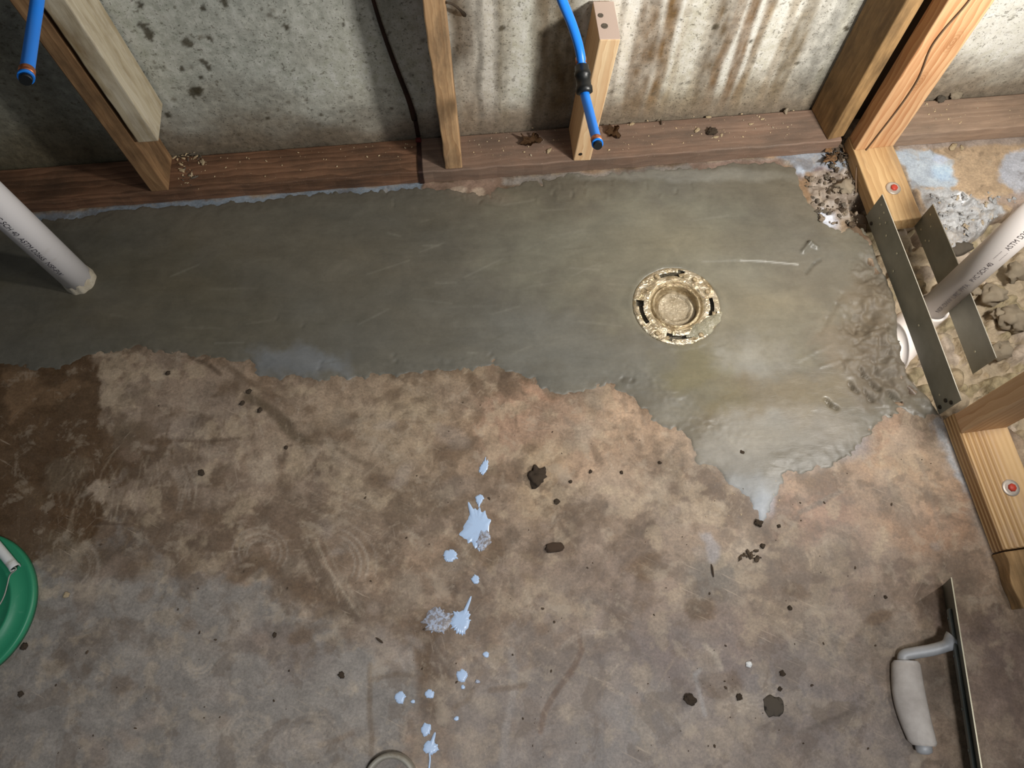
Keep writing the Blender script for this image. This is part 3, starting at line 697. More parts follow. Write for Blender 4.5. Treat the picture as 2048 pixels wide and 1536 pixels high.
# ------------------------------------------------------------------ fresh cement patch
xs = np.arange(-1.62, 1.0, STEP); ys = np.arange(0.22, 1.12, STEP)
X, Y = np.meshgrid(xs, ys)
Q = Painter(X, Y, K(116, 111, 98))
Q.rough[:] = 0.42
sm = fbm(X * 2.5, Y * 4, 61, 4); Q.col *= (0.70 + 0.28 * sm)[..., None]
for a in [(1250, 500, 260, 110, K(128, 125, 108), .6, .40), (1500, 620, 120, 90, K(132, 128, 112), .6, .34), (1150, 700, 200, 60, K(122, 120, 110), .5, .44), (600, 620, 250, 60, K(104, 98, 84), .4, .42), (300, 600, 220, 110, K(100, 94, 76), .4, .42),
          (1400, 740, 80, 60, K(122, 116, 92), .8, .25), (1500, 720, 60, 50, K(150, 148, 140), .6, .28), (1560, 800, 160, 50, K(128, 118, 98), .7, .28), (1440, 800, 60, 30, K(118, 112, 90), .6, .25), (1600, 860, 120, 40, K(140, 134, 124), .5, .5),
          (1530, 870, 90, 40, K(142, 140, 132), .6, .6), (1460, 900, 70, 34, K(146, 144, 138), .6, .62), (1350, 820, 60, 24, K(138, 136, 126), .5, .55), (1700, 690, 70, 60, K(118, 108, 92), .8, .6), (1740, 620, 40, 70, K(110, 100, 84), .8, .6), (1770, 760, 80, 50, K(112, 104, 92), .7, .6),
          (1700, 430, 60, 40, K(104, 100, 86), .7, .5), (1500, 970, 60, 30, K(150, 152, 152), .7, .5), (1520, 1015, 18, 40, K(168, 174, 180), .8, .5), (1700, 480, 60, 40, K(110, 104, 88), .6, .45), (1330, 350, 250, 12, K(140, 138, 128), .6, .6), (960, 395, 60, 16, K(130, 118, 104), .5, .6)]:
    Q.blob(a[0], a[1], a[2], a[3], a[4], a[5], .5, rnd.uniform(-15, 15), .7, a[6])
Q.poly([(505, 700), (600, 690), (690, 720), (690, 745), (600, 742), (562, 750), (524, 744), (520, 722)], K(128, 130, 130), .75, .02, .04, .32)  # window glare painted as a pale patch in the cement colour
Q.poly([(60, 560), (0, 540), (-200, 520), (-200, 560), (0, 580)], K(104, 98, 76), .4, .02, .05)
for i in range(70):
    x = rnd.uniform(200, 1500); y = rnd.uniform(400, 730); t = rnd.uniform(-.5, .3); l = rnd.uniform(8, 50)
    Q.line([(x - l * math.cos(t), y - l * math.sin(t)), (x, y), (x + l * math.cos(t), y + l * math.sin(t))], .0016, rnd.choice([K(98, 94, 80), K(140, 136, 122)]), rnd.uniform(.15, .4), .8)
Q.line([(1405, 524), (1470, 522), (1530, 524)], .0012, K(140, 138, 128), .5)
Q.line([(1480, 522), (1530, 524), (1595, 530)], .0013, K(176, 174, 166), .7)  # highlight along the ridge painted as a pale line
Q.blob(1400, 800, 70, 22, K(120, 118, 108), .4, .5, -35, .6, .16); Q.blob(1300, 740, 60, 20, K(118, 116, 106), .3, .5, -20, .6, .22)
Q.line([(1612, 548), (1628, 528), (1640, 522)], .003, K(84, 80, 70), .6)
Q.blob(1253, 762, 17, 6, K(86, 80, 68), .6, .3)  # shade inside the thumb dent painted as a dark spot
Q.col *= (.87 + .12 * sstep(-.4, .4, X) + .16 * (fbm(X * 6, Y * 20, 161, 5) - .5))[..., None]; tq = (fbm(X * 3, Y * 7, 171, 4)[..., None] - .5); Q.col *= 1 + tq * np.array([.20, .04, -.20])  # patch darkens leftwards, light falloff put into its colour
w1, w2, w3 = Q.w1, Q.w2, Q.w3
sdp = poly_sdf(X + w1 * 0.022, Y + w2 * 0.022, PATCH) + w3 * 0.018
H = 0.0022 * sstep(0.0, 0.02, sdp) + 0.0012 + 0.0022 * (sstep(-0.012, 0.004, sdp) - 1) * 3
H = np.where(sdp < 0, 0.0010 + sdp * 0.30, 0.0010 + 0.0014 * sstep(0, 0.03, sdp))
H += (fbm(X * 9, Y * 15, 21, 3) - 0.5) * 0.0030 * sstep(0, 0.04, sdp)
H += (fbm(X * 55, Y * 80, 23, 3) - 0.5) * 0.0008
rip = sstep(0.0, 0.05, poly_sdf(X, Y, floor_pts([(1180, 700), (1300, 700), (1420, 800), (1560, 870), (1500, 940), (1380, 880), (1260, 790)])))
H += rip * (fbm(X * 120, Y * 150, 33, 3) - 0.5) * 0.0028
# thumb dent pits and trowel ridges
def ridge(pts, w, h, jit=0.004):
    global H
    for (ax, ay), (bx, by) in zip(floor_pts(pts)[:-1], floor_pts(pts)[1:]):
        ex, ey = bx - ax, by - ay
        XX, YY = X + w1 * jit, Y + w2 * jit
        t = np.clip(((XX - ax) * ex + (YY - ay) * ey) / (ex * ex + ey * ey + 1e-12), 0, 1)
        d = np.hypot(XX - ax - ex * t, YY - ay - ey * t)
        m = h * np.exp(-(d / w) ** 2)
        H = np.where(np.abs(m) > 1e-5, H + m, H)
ridge([(1480, 522), (1530, 524), (1595, 530)], .0028, .0008)
ridge([(1655, 565), (1684, 585)], .003, .0008)
ridge([(1684, 588), (1672, 610), (1652, 640), (1640, 665)], .006, -.0018)
ridge([(1598, 720), (1632, 702), (1660, 690)], .004, .0007); ridge([(1640, 734), (1680, 722), (1740, 728), (1790, 742)], .003, .0015)
ridge([(1605, 505), (1618, 488), (1632, 496)], .004, .006); ridge([(1612, 548), (1628, 530), (1640, 522)], .003, -.0015)
ridge([(1080, 360), (1085, 372)], .003, -.003)
for i in range(26):
    x = rnd.uniform(700, 1560); y = 352 + (1560 - x) * 0.03 + rnd.uniform(0, 34)
    ridge([(x, y), (x + rnd.uniform(-5, 5), y + rnd.uniform(6, 14))], .003, rnd.choice([-.0018, .001]), 0)
for x, y in [(552, 640), (604, 655), (785, 714), (790, 725), (978, 712), (985, 722), (640, 728), (636, 740), (1484, 905), (1242, 760), (1262, 764)]:
    ridge([(x, y), (x + 4, y - 4)], .003, -.0016, 0)
# mud lumps by the trench
mud = sstep(0.0, 0.05, poly_sdf(X + w1 * .05, Y + w2 * .05, floor_pts([(1700, 470), (1760, 470), (1900, 840), (1740, 830), (1690, 770), (1650, 735), (1672, 700), (1650, 650), (1668, 600), (1700, 590), (1690, 540)])))
rg = 1 - np.abs(fbm(X * 26, Y * 26, 71, 4, .55) * 2 - 1)
rg2 = 1 - np.abs(fbm(X * 30 + w1, Y * 30 + w2, 79, 2, .5) * 2 - 1)
H += mud * ((fbm(X * 22, Y * 22, 73, 4) - 0.47) * 0.030 + (rg - 0.75) * 0.016 - np.clip(rg2 - .90, 0, 1) * 0.05)
Hb = np.hypot(X - at_z(1722, 650).x, Y - at_z(1722, 650).y)
H -= 0.016 * np.exp(-(Hb / 0.022) ** 2)
for cx, cy in [(1740, 790), (1750, 775), (1706, 775), (1725, 750), (1790, 800), (1808, 830), (1660, 812)]:
    ridge([(cx - 9, cy - 9), (cx, cy), (cx + 12, cy + 9)], .003, -.009, .02)
slope = sstep(0.0, 0.03, poly_sdf(X, Y, TRENCH))
H -= 0.03 * slope
H = np.where(sdp < -0.006, H - 0.02 * slope, H)
Q.rough = np.where(mud > .3, np.maximum(Q.rough, .62), Q.rough)
mm = (mud * (.35 + .35 * sstep(.45, .7, fbm(X * 30, Y * 30, 91, 3))))[..., None]; Q.col = Q.col * (1 - mm) + np.array(K(92, 82, 68)) * mm
dC = np.hypot(X - FL_C.x, Y - FL_C.y)
H += 0.0022 * np.exp(-((dC - 0.095) / 0.006) ** 2) * fbm(X * 30, Y * 30, 13, 3)
H = np.where(dC < 0.087, np.minimum(H, 0.0), H)
kf = (sdp[:-1, :-1] > -0.012) & (dC[:-1, :-1] > 0.082)
me, used = grid_mesh('cement_patch', xs, ys, H, keep=kf)
set_col(me, used, Q.col); set_val(me, used, Q.rough, 'Rough')
patch = link_mesh('cement_patch', me, M['patch'])
tag(patch, 'wet grey freshly troweled cement patch along the wall, around the round drain flange', 'cement patch')

# ------------------------------------------------------------------ soil in the trench
st = 0.0032
xs = np.arange(0.66, 1.62, st); ys = np.arange(0.30, 1.12, st)
X, Y = np.meshgrid(xs, ys)
base = -0.060 + (fbm(X * 6, Y * 6, 3, 3) - .5) * 0.05
Zs = base + (fbm(X * 60, Y * 60, 6, 3) - .5) * 0.008
shade = fbm(X * 18, Y * 18, 14, 4)
colS = np.empty(X.shape + (3,)); colS[:] = np.array(K(170, 154, 130))
colS *= (0.75 + 0.5 * shade)[..., None]
rs = random.Random(5)
wx = (fbm(X * 45, Y * 45, 41, 3) - .5); wy = (fbm(X * 45, Y * 45, 43, 3) - .5)
for i in range(1100):
    cx, cy = rs.uniform(0.70, 1.58), rs.uniform(0.34, 1.06)
    r = min(0.030, 0.005 + abs(rs.gauss(0, .009)))
    R_ = r * 1.5
    i0, i1 = np.searchsorted(xs, [cx - R_, cx + R_]); j0, j1 = np.searchsorted(ys, [cy - R_, cy + R_])
    sl = (slice(j0, j1), slice(i0, i1))
    if Zs[sl].size == 0: continue
    d = np.hypot(X[sl] - cx + wx[sl] * r * .9, (Y[sl] - cy) * rs.uniform(.8, 1.3) + wy[sl] * r * .9) / r
    b0 = float(base[min(j0 + 3, len(ys) - 1), min(i0 + 3, len(xs) - 1)]) + rs.uniform(-0.004, 0.012)
    dome = b0 + np.where(d < 1, np.sqrt(np.clip(1 - d ** 3.2, 0, 1)), -1) * r * rs.uniform(.9, 1.35) + (wx[sl] + wy[sl] * .6) * r * .55
    hit_ = (dome > Zs[sl]) & (d < 1)
    Zs[sl] = np.where(hit_, dome, Zs[sl])
    cc = np.array(rs.choice([K(176, 160, 136), K(164, 146, 118), K(182, 166, 148), K(156, 142, 112)]))
    colS[sl] = np.where(hit_[..., None], cc * (0.8 + 0.4 * shade[sl][..., None]), colS[sl])
# mud slumping under the left strap, and the pit round the pipe
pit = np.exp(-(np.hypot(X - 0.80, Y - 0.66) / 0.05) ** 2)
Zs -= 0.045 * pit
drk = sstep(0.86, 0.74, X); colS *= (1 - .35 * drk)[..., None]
psd = poly_sdf(X, Y, PATCH)
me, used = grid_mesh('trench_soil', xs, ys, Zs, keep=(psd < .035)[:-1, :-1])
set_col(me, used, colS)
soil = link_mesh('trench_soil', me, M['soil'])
tag(soil, 'lumpy dry tan clay soil filling the open trench right of the metal straps', 'soil', kind='stuff')

# ------------------------------------------------------------------ foundation wall
st = 0.0045
us = np.arange(-1.75, 1.85, st); zz = np.arange(-0.06, 1.0, st)
U, Zg = np.meshgrid(us, zz)
cw = np.empty(U.shape + (3,)); cw[:] = np.array(K(198, 198, 186))
cw *= (0.82 + 0.36 * fbm(U * 4, Zg * 4, 3, 5))[..., None]
tn = fbm(U * 2.2, Zg * 2, 13, 3)[..., None] - .5
cw *= 1 + tn * np.array([.16, .02, -.14])
def wmix(a, c):
    global cw
    cw = cw * (1 - a[..., None]) + np.array(c) * a[..., None]
pv = lambda x, y: at_wall(x, y, 0.092)
# bluish clean concrete in the middle of the left bay, right side whitened with painted lamp brightness
wmix(.35 * np.exp(-((U - (-.42)) / .18) ** 2) * sstep(.05, .25, Zg), K(172, 178, 172))
wmix(.6 * sstep(.12, .3, U) * sstep(.06, .2, Zg), K(240, 238, 230))
wmix(.4 * sstep(-.12, -.05, U) * sstep(.14, .04, U), K(214, 206, 198))
# dirt near the bottom
nz = fbm(U * 10, Zg * 14, 53, 5)
wmix(.75 * sstep(.16, .04, Zg + (nz - .5) * .16 - .03 * sstep(0.0, .4, U)), K(128, 110, 88))
wmix(.45 * sstep(.10, .03, Zg + (nz - .5) * .05), K(98, 82, 64))
wmix(.5 * sstep(.30, .05, Zg + (nz - .5) * .3) * sstep(.0, -.5, U), K(120, 108, 88))
wmix(.55 * sstep(-.62, -.8, U), K(92, 88, 62))  # shade left of the far left stud painted into the wall
# streaks running down: (px top, width m, strength, colour)
for x0, w, s_, c in [(905, .010, .5, K(120, 106, 84)), (925, .016, .5, K(134, 118, 98)), (952, .006, .6, K(104, 96, 86)), (990, .008, .5, K(120, 108, 92)), (1005, .012, .4, K(140, 126, 96)), (1085, .016, .7, K(120, 102, 76)), (1110, .02, .6, K(128, 108, 84)), (1135, .03, .8, K(116, 98, 68)),
                     (1252, .005, .5, K(150, 140, 130)), (1312, .026, .95, K(132, 104, 72)), (1355, .013, .85, K(142, 112, 76)), (1380, .006, .4, K(176, 150, 112)), (1440, .014, .6, K(150, 130, 104)), (1462, .017, .85, K(126, 106, 82)), (1484, .009, .8, K(140, 112, 82)), (1518, .010, .9, K(146, 118, 90)), (1552, .010, .85, K(150, 124, 96)),
                     (1600, .009, .6, K(158, 134, 108)), (1632, .018, .85, K(136, 118, 92)), (1660, .012, .5, K(140, 132, 122)), (1690, .022, .7, K(130, 126, 120)), (1722, .014, .5, K(150, 146, 130)), (1405, .03, .3, K(190, 176, 146)), (1575, .03, .25, K(196, 184, 160))]:
    p = pv(x0, 0); u0 = p.dot(WU)
    wob = (fbm(Zg * 6 + x0, U * 0, 7, 2) - .5) * .016
    wid = w * (.75 + .6 * fbm(Zg * 7 + x0 * .3, U * 0 + 3, 9, 2))
    a = np.exp(-(np.abs(U - u0 - wob) / wid) ** 5) * min(1, s_ * 1.15) * (.45 + .75 * fbm(U * 70, Zg * 22, 19, 4)) * sstep(.02, .12, Zg)
    wmix(np.clip(a, 0, 1), (c[0] * .72, c[1] * .72, c[2] * .66))
# stray splashes
for x, y, r in [(292, 62, .012), (298, 80, .009), (372, 88, .011), (408, 125, .009), (418, 140, .007), (388, 188, .015), (398, 183, .010), (280, 14, .007), (448, 4, .010), (407, 18, .006), (420, 80, .007), (364, 141, .006), (574, 57, .006), (686, 52, .004), (400, 158, .005), (1694, 60, .006), (1430, 55, .008), (1502, 85, .004), (1597, 128, .006), (1005, 58, .006), (536, 238, .005), (335, 232, .008)]:
    p = pv(x, y); u0 = p.dot(WU)
    d = np.hypot((U - u0 + (fbm(U * 90, Zg * 90, 3, 3) - .5) * r * 1.6), (Zg - p.z + (fbm(U * 90 + 9, Zg * 90, 4, 3) - .5) * r * 1.6) * .8) / r
    wmix(.85 * (1 - sstep(.7, 1.1, d)), K(62, 54, 32))
for i in range(240):
    u0 = rs.uniform(-1.2, 1.3); z0 = rs.uniform(.03, .5); r = rs.uniform(.0025, .006)
    i0, i1 = np.searchsorted(us, [u0 - r * 2, u0 + r * 2]); j0, j1 = np.searchsorted(zz, [z0 - r * 2, z0 + r * 2])
    sl = (slice(j0, j1), slice(i0, i1))
    d = np.hypot(U[sl] - u0, Zg[sl] - z0) / r; a = (rs.uniform(.3, .7) * (1 - sstep(.6, 1.3, d)))[..., None]
    cw[sl] = cw[sl] * (1 - a) + np.array(K(92, 82, 64)) * a
rel = (fbm(U * 12, Zg * 12, 4, 4) - .5) * .004 + (fbm(U * 90, Zg * 90, 5, 3) - .5) * .0016
off = 0.0955
def wall3(U_, Z_, R_):
    p = np.empty((U_.size, 3))
    o = WALL_D + off + np.maximum(R_.ravel(), -.003)
    p[:, 0] = WU.x * U_.ravel() + WN.x * o; p[:, 1] = WU.y * U_.ravel() + WN.y * o; p[:, 2] = Z_.ravel()
    return p
me, used = grid_mesh('wall_back', us, zz, rel, to3=wall3)
set_col(me, used, cw)
tag(link_mesh('wall_back', me, M['wall']), kind='structure')

# ------------------------------------------------------------------ lumber
def board(name, origin, ax, ay, az, L, W_, T, mat, label, cat='wooden board', group=None, bev=0.0025, rough_end=0.0, wob=0.0):
    """local X = length L, local Y = width, local Z = thickness; origin at the corner"""
    bm = bmesh.new()
    add_box(bm, 0, L, 0, W_, 0, T, bev)
    if wob > 0 or rough_end > 0:
        bmesh.ops.subdivide_edges(bm, edges=[e for e in bm.edges if e.calc_length() > L * .5], cuts=max(8, int(L / .02)), use_grid_fill=True)
        rb = random.Random(len(label))
        for v in bm.verts:
            j = math.sin(v.co.x * 37 + v.co.z * 50) * .5 + math.sin(v.co.x * 91 + v.co.y * 30) * .5
            if v.co.y < W_ * .5: v.co.y += j * wob
            if v.co.z > T * .5: v.co.z += j * wob * .4
    o = bm_obj(name, bm, mat)
    place(o, frame(origin, ax, ay, az))
    return tag(o, label, cat, group)
ZV = Vector((0, 0, 1))

u_join = at_z(845, 370).dot(WU)
plateL = board('sole_plate', wpt(-1.7, 0.0, 0.0), WU, WN, ZV, u_join - 0.004 + 1.7, .089, .038, M['sole_plate_dark'], 'dark red-brown sole plate on the floor, left of the iron strap', 'sole plate', wob=.0015)
plateM = board('sole_plate', wpt(u_join + 0.004, -0.002, 0.0), WU, WN, ZV, at_z(1668, 304).dot(WU) - u_join, .091, .038, M['sole_plate'], 'long damp brown sole plate carrying the pine stub, strewn with debris', 'sole plate', wob=.0015)
plateR = board('sole_plate', wpt(at_z(1760, 296).dot(WU), 0.0, 0.0), WU, WN, ZV, 0.95, .089, .038, M['sole_plate_right'], 'dusty brown sole plate at the top right, beyond the tall new stud', 'sole plate', wob=.001)

def stud(name, base, wdir, ddir, width, depth, h, mat, label, cat='stud', z0=0.038, **kw):
    """base = front-left bottom corner; width along wdir, depth along ddir; length up"""
    # local X up, Y along wdir, Z along ddir*(-1) kept right-handed
    o = Vector((base[0], base[1], z0)) + Vector(ddir) * depth
    return board(name, o, ZV, wdir, -Vector(ddir), h, width, depth, mat, label, cat, **kw)

s1 = at_z(303, 377, .038)
studL = stud('wall_stud', wpt(s1.dot(WU), 0.001, 0), WU, WN, .038, .088, 1.5, M['brown_stud'], 'dark brown wall stud at far left with grey block nailed beside it')
blk_u = s1.dot(WU) + 0.0455
zb = at_wall(300, 281, .001).z
blk = stud('nailed_block', wpt(blk_u, -0.003, 0), WU, WN, .040, .093, 1.3, M['grey_block'], 'weathered grey wood piece nailed along the left stud, ending above the plate', 'wood block', z0=zb, wob=.0012)
s2 = at_z(891, 337, .038)
studC0 = stud('wall_stud', wpt(s2.dot(WU), 0.001, 0), WU, WN, .0365, .088, 1.5, M['old_stud'], 'thin brown wall stud in the middle of the wall with split notched foot', wob=.0012)
s3 = at_z(1147, 319, .038)
# the stub leans a little to the right
SB, SP = at_wall(1147, 319, -.002), at_wall(1199, 79, -.002)
SB.z = .038
S_UP = (SP - SB).normalized(); S_W = (WU - S_UP * WU.dot(S_UP)).normalized(); S_L = (SP - SB).length
stub = board('stud_stub', SB + WN * .0905, S_UP, S_W, -WN, S_L, .038, .0905, M['stub'], 'short pale pine stub on the sole plate with pinkish cut top, beside blue pipe', 'stud')
s4 = at_z(1657, 281, .038)
ra = math.radians(10); AU = WU * math.cos(ra) + WN * math.sin(ra); AN = WN * math.cos(ra) - WU * math.sin(ra)
studA = stud('wall_stud', wpt(s4.dot(WU) - .002, 0.002, 0), AU, AN, .038, .089, 1.5, M['dark_stud'], 'dark aged wall stud at right with broad shaded left face')
sA_u = s4.dot(WU)
M['gap_fill_dark'] = wood('dark_gap_fill', lin(62, 52, 38), lin(34, 28, 20), rings=.3, rough=.8, seed=14.0)  # near-black board added to darken the gap between the studs
gap_fill = stud('gap_filler', wpt(sA_u + .040, .052, 0), WU, WN, .052, .038, 1.5, M['gap_fill_dark'], 'dark recessed stud in the shadowed gap between the aged and the new stud')

RN = Vector((math.cos(R_A), math.sin(R_A), 0))      # to the right across the partition plate
RU = Vector((math.sin(R_A), -math.cos(R_A), 0))     # along the partition, towards the camera
def rpt(t, off, z):
    """t: distance towards the camera from the wall-side end"""
    p = RN * (R_D + off) + RU * t
    p.z = z
    return p
tR = lambda x, y, z=0.038: at_z(x, y, z).dot(RU)
t_b = tR(1712, 301)          # front of stud B
pl1 = board('partition_plate', rpt(t_b - .040, 0, 0), RU, RN, ZV, tR(1838, 436) - t_b + .040, .089, .038, M['yellow_plate'], 'short yellow pine floor plate under the tall new stud, red anchor in it', 'floor plate')
# local axes there: X=RU, Y=RN, Z=up is left-handed unless flipped; see fix below
pl2 = board('partition_plate', rpt(tR(1912, 826), 0, 0), RU, RN, ZV, tR(2007, 1100) - tR(1912, 826), .091, .038, M['ribbed'], 'ribbed yellow treated pine floor plate at right edge with red anchor', 'floor plate')
pl3 = board('partition_plate', rpt(tR(2007, 1100) + .003, -.004, 0), RU, RN, ZV, .095, .10, .036, M['rough_plate'], 'rough dark weathered piece of lumber below the ribbed plate', 'floor plate', wob=.005)
for o in (pl1, pl2, pl3):     # make these frames right-handed: mirror X
    pass
studB = stud('partition_stud', rpt(t_b, .001, 0), RN, -RU, .088, .038, 1.6, M['new_stud'], 'tall new pine stud with knots, standing at the end of the short plate')
studC = stud('partition_stud', rpt(tR(1912, 826) + .040, .001, 0), RN, -RU, .088, .038, .30, M['new_stud2'], 'short pine stud at right edge, standing on the ribbed plate', bev=.002)

# pinkish sawn end on the stub, two dents
bm = bmesh.new(); add_box(bm, 0, .0376, 0, .090, 0, .0012, .0004)
topc = bm_obj('sawn_end', bm, NT('pink_end_grain').done(lin(206, 184, 170), .75)); topc.parent = stub
topc.matrix_world = frame(SP + S_W * .0002 + WN * .0002 - S_UP * .0004, S_W, WN, S_UP)
topc['label'] = 'pinkish weathered top end with two dents'
def disc(name, c, n, r, h, mat, parent=None, seg=16, dome=0.0):
    n = Vector(n).normalized()
    bm = lathe_bm([(0.0001, h + dome), (r * .7, h + dome * .6), (r * .95, h), (r, h * .6), (r, -h * .3)], seg)
    o = bm_obj(name, bm, mat)
    q = n.to_track_quat('Z', 'Y').to_matrix().to_4x4()
    mw = Matrix.Translation(Vector(c)) @ q
    if parent:
        o.parent = parent
        o.matrix_parent_inverse = Matrix.Identity(4)
        bpy.context.view_layer.update()
        o.matrix_world = mw
    else: o.matrix_world = mw
    return o
bpy.context.view_layer.update()
zt = SP.z - .0004
for x, y, r in [(1201, 31, .0055), (1209, 52, .0065)]:
    disc('knot_dent', at_z(x, y, zt + .0005), (0, 0, 1), r, .0006, M['clod_mud'], stub, 9)
disc('nail_head', at_wall(1161, 308, -.002), -WN, .004, .0012, M['nail'], stub)

# anchors on the partition plates
def anchor(x, y, parent):
    p = at_z(x, y, .038)
    w = disc('anchor_washer', p, (0, 0, 1), .0155, .0025, M['washer'], parent, 24)
    d = disc('red_anchor_head', p + Vector((.001, 0, .0025)), (.1, 0, 1), .0075, .003, M['red_dab'], w, 7, .002)
    w['label'] = 'pale zinc washer'; d['label'] = 'red centre of the anchor'
anchor(1786, 377, pl1); anchor(2021, 976, pl2)

# ------------------------------------------------------------------ metal protector straps
def strap(name, t0, t1, offx, z0, hgt, label, holes, nails, face=-1):
    e = empty(name, rpt(t0, offx, z0), label, 'metal strap')
    L = t1 - t0
    bm = bmesh.new()
    add_box(bm, 0, L, 0, .0013, 0, hgt, .0003)
    bm.verts.ensure_lookup_table()
    bmesh.ops.subdivide_edges(bm, edges=[x for x in bm.edges if x.calc_length() > L * .5], cuts=14, use_grid_fill=True)
    for v in bm.verts: v.co.y += math.sin(v.co.x / L * math.pi) * .0016
    o = bm_obj('strap_plate', bm, M['strap'])
    bpy.context.view_layer.update()
    fr = frame(rpt(t0, offx, z0), RU, RN, ZV)
    o.parent = e; o.matrix_world = fr
    bm = bmesh.new(); add_box(bm, 0, L, -.0001, .0014, hgt - .0004, hgt + .0003)
    bmesh.ops.subdivide_edges(bm, edges=[x for x in bm.edges if x.calc_length() > L * .5], cuts=14, use_grid_fill=True)
    for v in bm.verts: v.co.y += math.sin(min(max(v.co.x / L, 0), 1) * math.pi) * .0016
    o2 = bm_obj('cut_edge', bm, M['strap_edge']); o2.parent = e; o2.matrix_world = fr; o2['label'] = 'bright cut top edge'
    for t, z in holes:
        disc('nail_hole', fr @ Vector((t * L, -.0002, z * hgt)), -RN, .0022, .0005, M['hole'], e, 10)
    for t, z in nails:
        disc('nail_head', fr @ Vector((t * L, -.0002, z * hgt)), -RN, .0042, .0016, M['nail'], e, 12, .001)
    return e
HS = .078
strap('metal_strap', tR(1733, 433, 0), tR(1882, 831, 0) - .002, -.0032, .001, HS, 'left long grey metal strap on edge, bridging the two pine floor plates',
      [(.035, .82), (.075, .55), (.075, .80), (.12, .72), (.10, .48), (.17, .55), (.33, .30), (.93, .30), (.28, .7), (.62, .5)], [(.055, .13), (.965, .45), (.985, .62), (.975, .15)])
strap('metal_strap', tR(1828, 452, 0), tR(1949, 752, 0) - .004, .0905, .001, HS, 'right metal strap on edge, parallel to the longer one, behind the white pipe',
      [(.04, .78), (.06, .22), (.10, .62), (.14, .22), (.16, .35), (.9, .4)], [])

# ------------------------------------------------------------------ pipes
def text_wrap(parent, txt, size, M_world, r, mat, name='printed_text', extrude=.0):
    """text running along local Z of the pipe, wrapped on radius r round angle 0"""
    cu = bpy.data.curves.new(name, 'FONT'); cu.body = txt; cu.size = size; cu.align_x = 'LEFT'; cu.align_y = 'CENTER'
    to = bpy.data.objects.new(name, cu); C.objects.link(to)
    bpy.context.view_layer.update()
    dg = bpy.context.evaluated_depsgraph_get()
    me = bpy.data.meshes.new_from_object(to.evaluated_get(dg))
    bpy.data.objects.remove(to); bpy.data.curves.remove(cu)
    me.name = name
    for v in me.vertices:
        a = -v.co.y / r; L = v.co.x
        v.co = Vector(((r + .0003) * math.cos(a), (r + .0003) * math.sin(a), L))
    o = link_mesh(name, me, mat, parent)
    o.matrix_world = M_world
    return o

# left standing pipe
pb = Vector((-.893, .798, 0)); ptop = Vector((-.905, .812, .9))
def axis_frame(p0, p1, xdir):
    z = (p1 - p0).normalized(); x = (Vector(xdir) - z * Vector(xdir).dot(z)).normalized(); y = z.cross(x)
    return frame(p0, x, y, z)
eL = empty('drain_pipe', pb, 'white plastic pipe standing in the wet cement at far left', 'pipe')
bpy.context.view_layer.update()
fr = axis_frame(pb, ptop, (0.3, -1, 0))
o = bm_obj('pipe_body', tube_bm([(0, 0, -.03), (0, 0, .3), (0, 0, .6), (0, 0, .95)], .0302, 40), M['pvc'], eL); o.matrix_world = fr
bm = bmesh.new(); tube_bm([(0, 0, -.01), (0, 0, .004), (0, 0, .014), (0, 0, .022)], [.0335, .0325, .0312, .0300], 60, False, bm)
for v in bm.verts:
    a = math.atan2(v.co.y, v.co.x); k = .9 + .12 * math.sin(a * 7) * math.sin(a * 3 + 1) + .05 * math.sin(a * 17)
    v.co.z *= k + .2; v.co.x *= 1 + .03 * math.sin(a * 11); v.co.y *= 1 + .03 * math.sin(a * 9)
o = bm_obj('cement_collar', bm, clod_mat('dried_glue', lin(176, 164, 140), lin(206, 198, 180)), eL, True); o.matrix_world = fr
o['label'] = 'crusty ring of dried cement at the foot'
# text on the camera-left side of the pipe, reading downwards
a_t = math.atan2(*(reversed((fr.inverted().to_3x3() @ Vector((.55, -.85, 0))).xy)))
Tm = fr @ Matrix.Rotation(a_t - .35, 4, 'Z') @ Matrix.Translation((0, 0, .385)) @ Matrix.Rotation(math.pi, 4, 'X')
text_wrap(eL, 'PVC-DWV  2 IN.  PVC SCH 40  ASTM D2665  NSF-PW', .0135, Tm, .0302, M['ink'])

# right standing pipe
pr = Vector((.872, .708, -.03)); prt = Vector((.8735, .7095, .9))
eR = empty('vent_pipe', pr, 'grey-white printed plastic pipe rising from the trench between the metal straps', 'pipe')
bpy.context.view_layer.update()
fr = axis_frame(pr, prt, (-.4, -1, 0))
o = bm_obj('pipe_body', tube_bm([(0, 0, -.02), (0, 0, .2), (0, 0, .40)], .0268, 40), M['pvc_right'], eR); o.matrix_world = fr
o = bm_obj('pipe_hub', lathe_bm([(.0270, .004), (.0285, .012), (.0325, .012), (.0335, .008), (.0335, -.03), (.031, -.05), (.027, -.055)], 40), M['pvc_clean'], eR); o.matrix_world = fr
o['label'] = 'clean white socket at the foot'
Tm = fr @ Matrix.Rotation(-.05, 4, 'Z') @ Matrix.Translation((0, 0, .035))
text_wrap(eR, 'NSF-DWV UPC PPFA   PVC SCH 40   ||||||||  ASTM D2665', .0125, Tm, .0268, M['ink_soft'])

# white elbow in the pit left of the strap
el = bez([(.790, .655, -.060), (.800, .662, -.030), (.822, .675, -.022), (.85, .69, -.045)], 20)
o = bm_obj('pipe_elbow', tube_bm(bez([(.742, .555, -.130), (.764, .598, -.072), (.812, .652, -.050), (.868, .706, -.080)], 24), .040, 32), M['pvc_clean'])
tag(o, 'white plastic pipe elbow half buried in mud left of the long strap', 'pipe fitting')

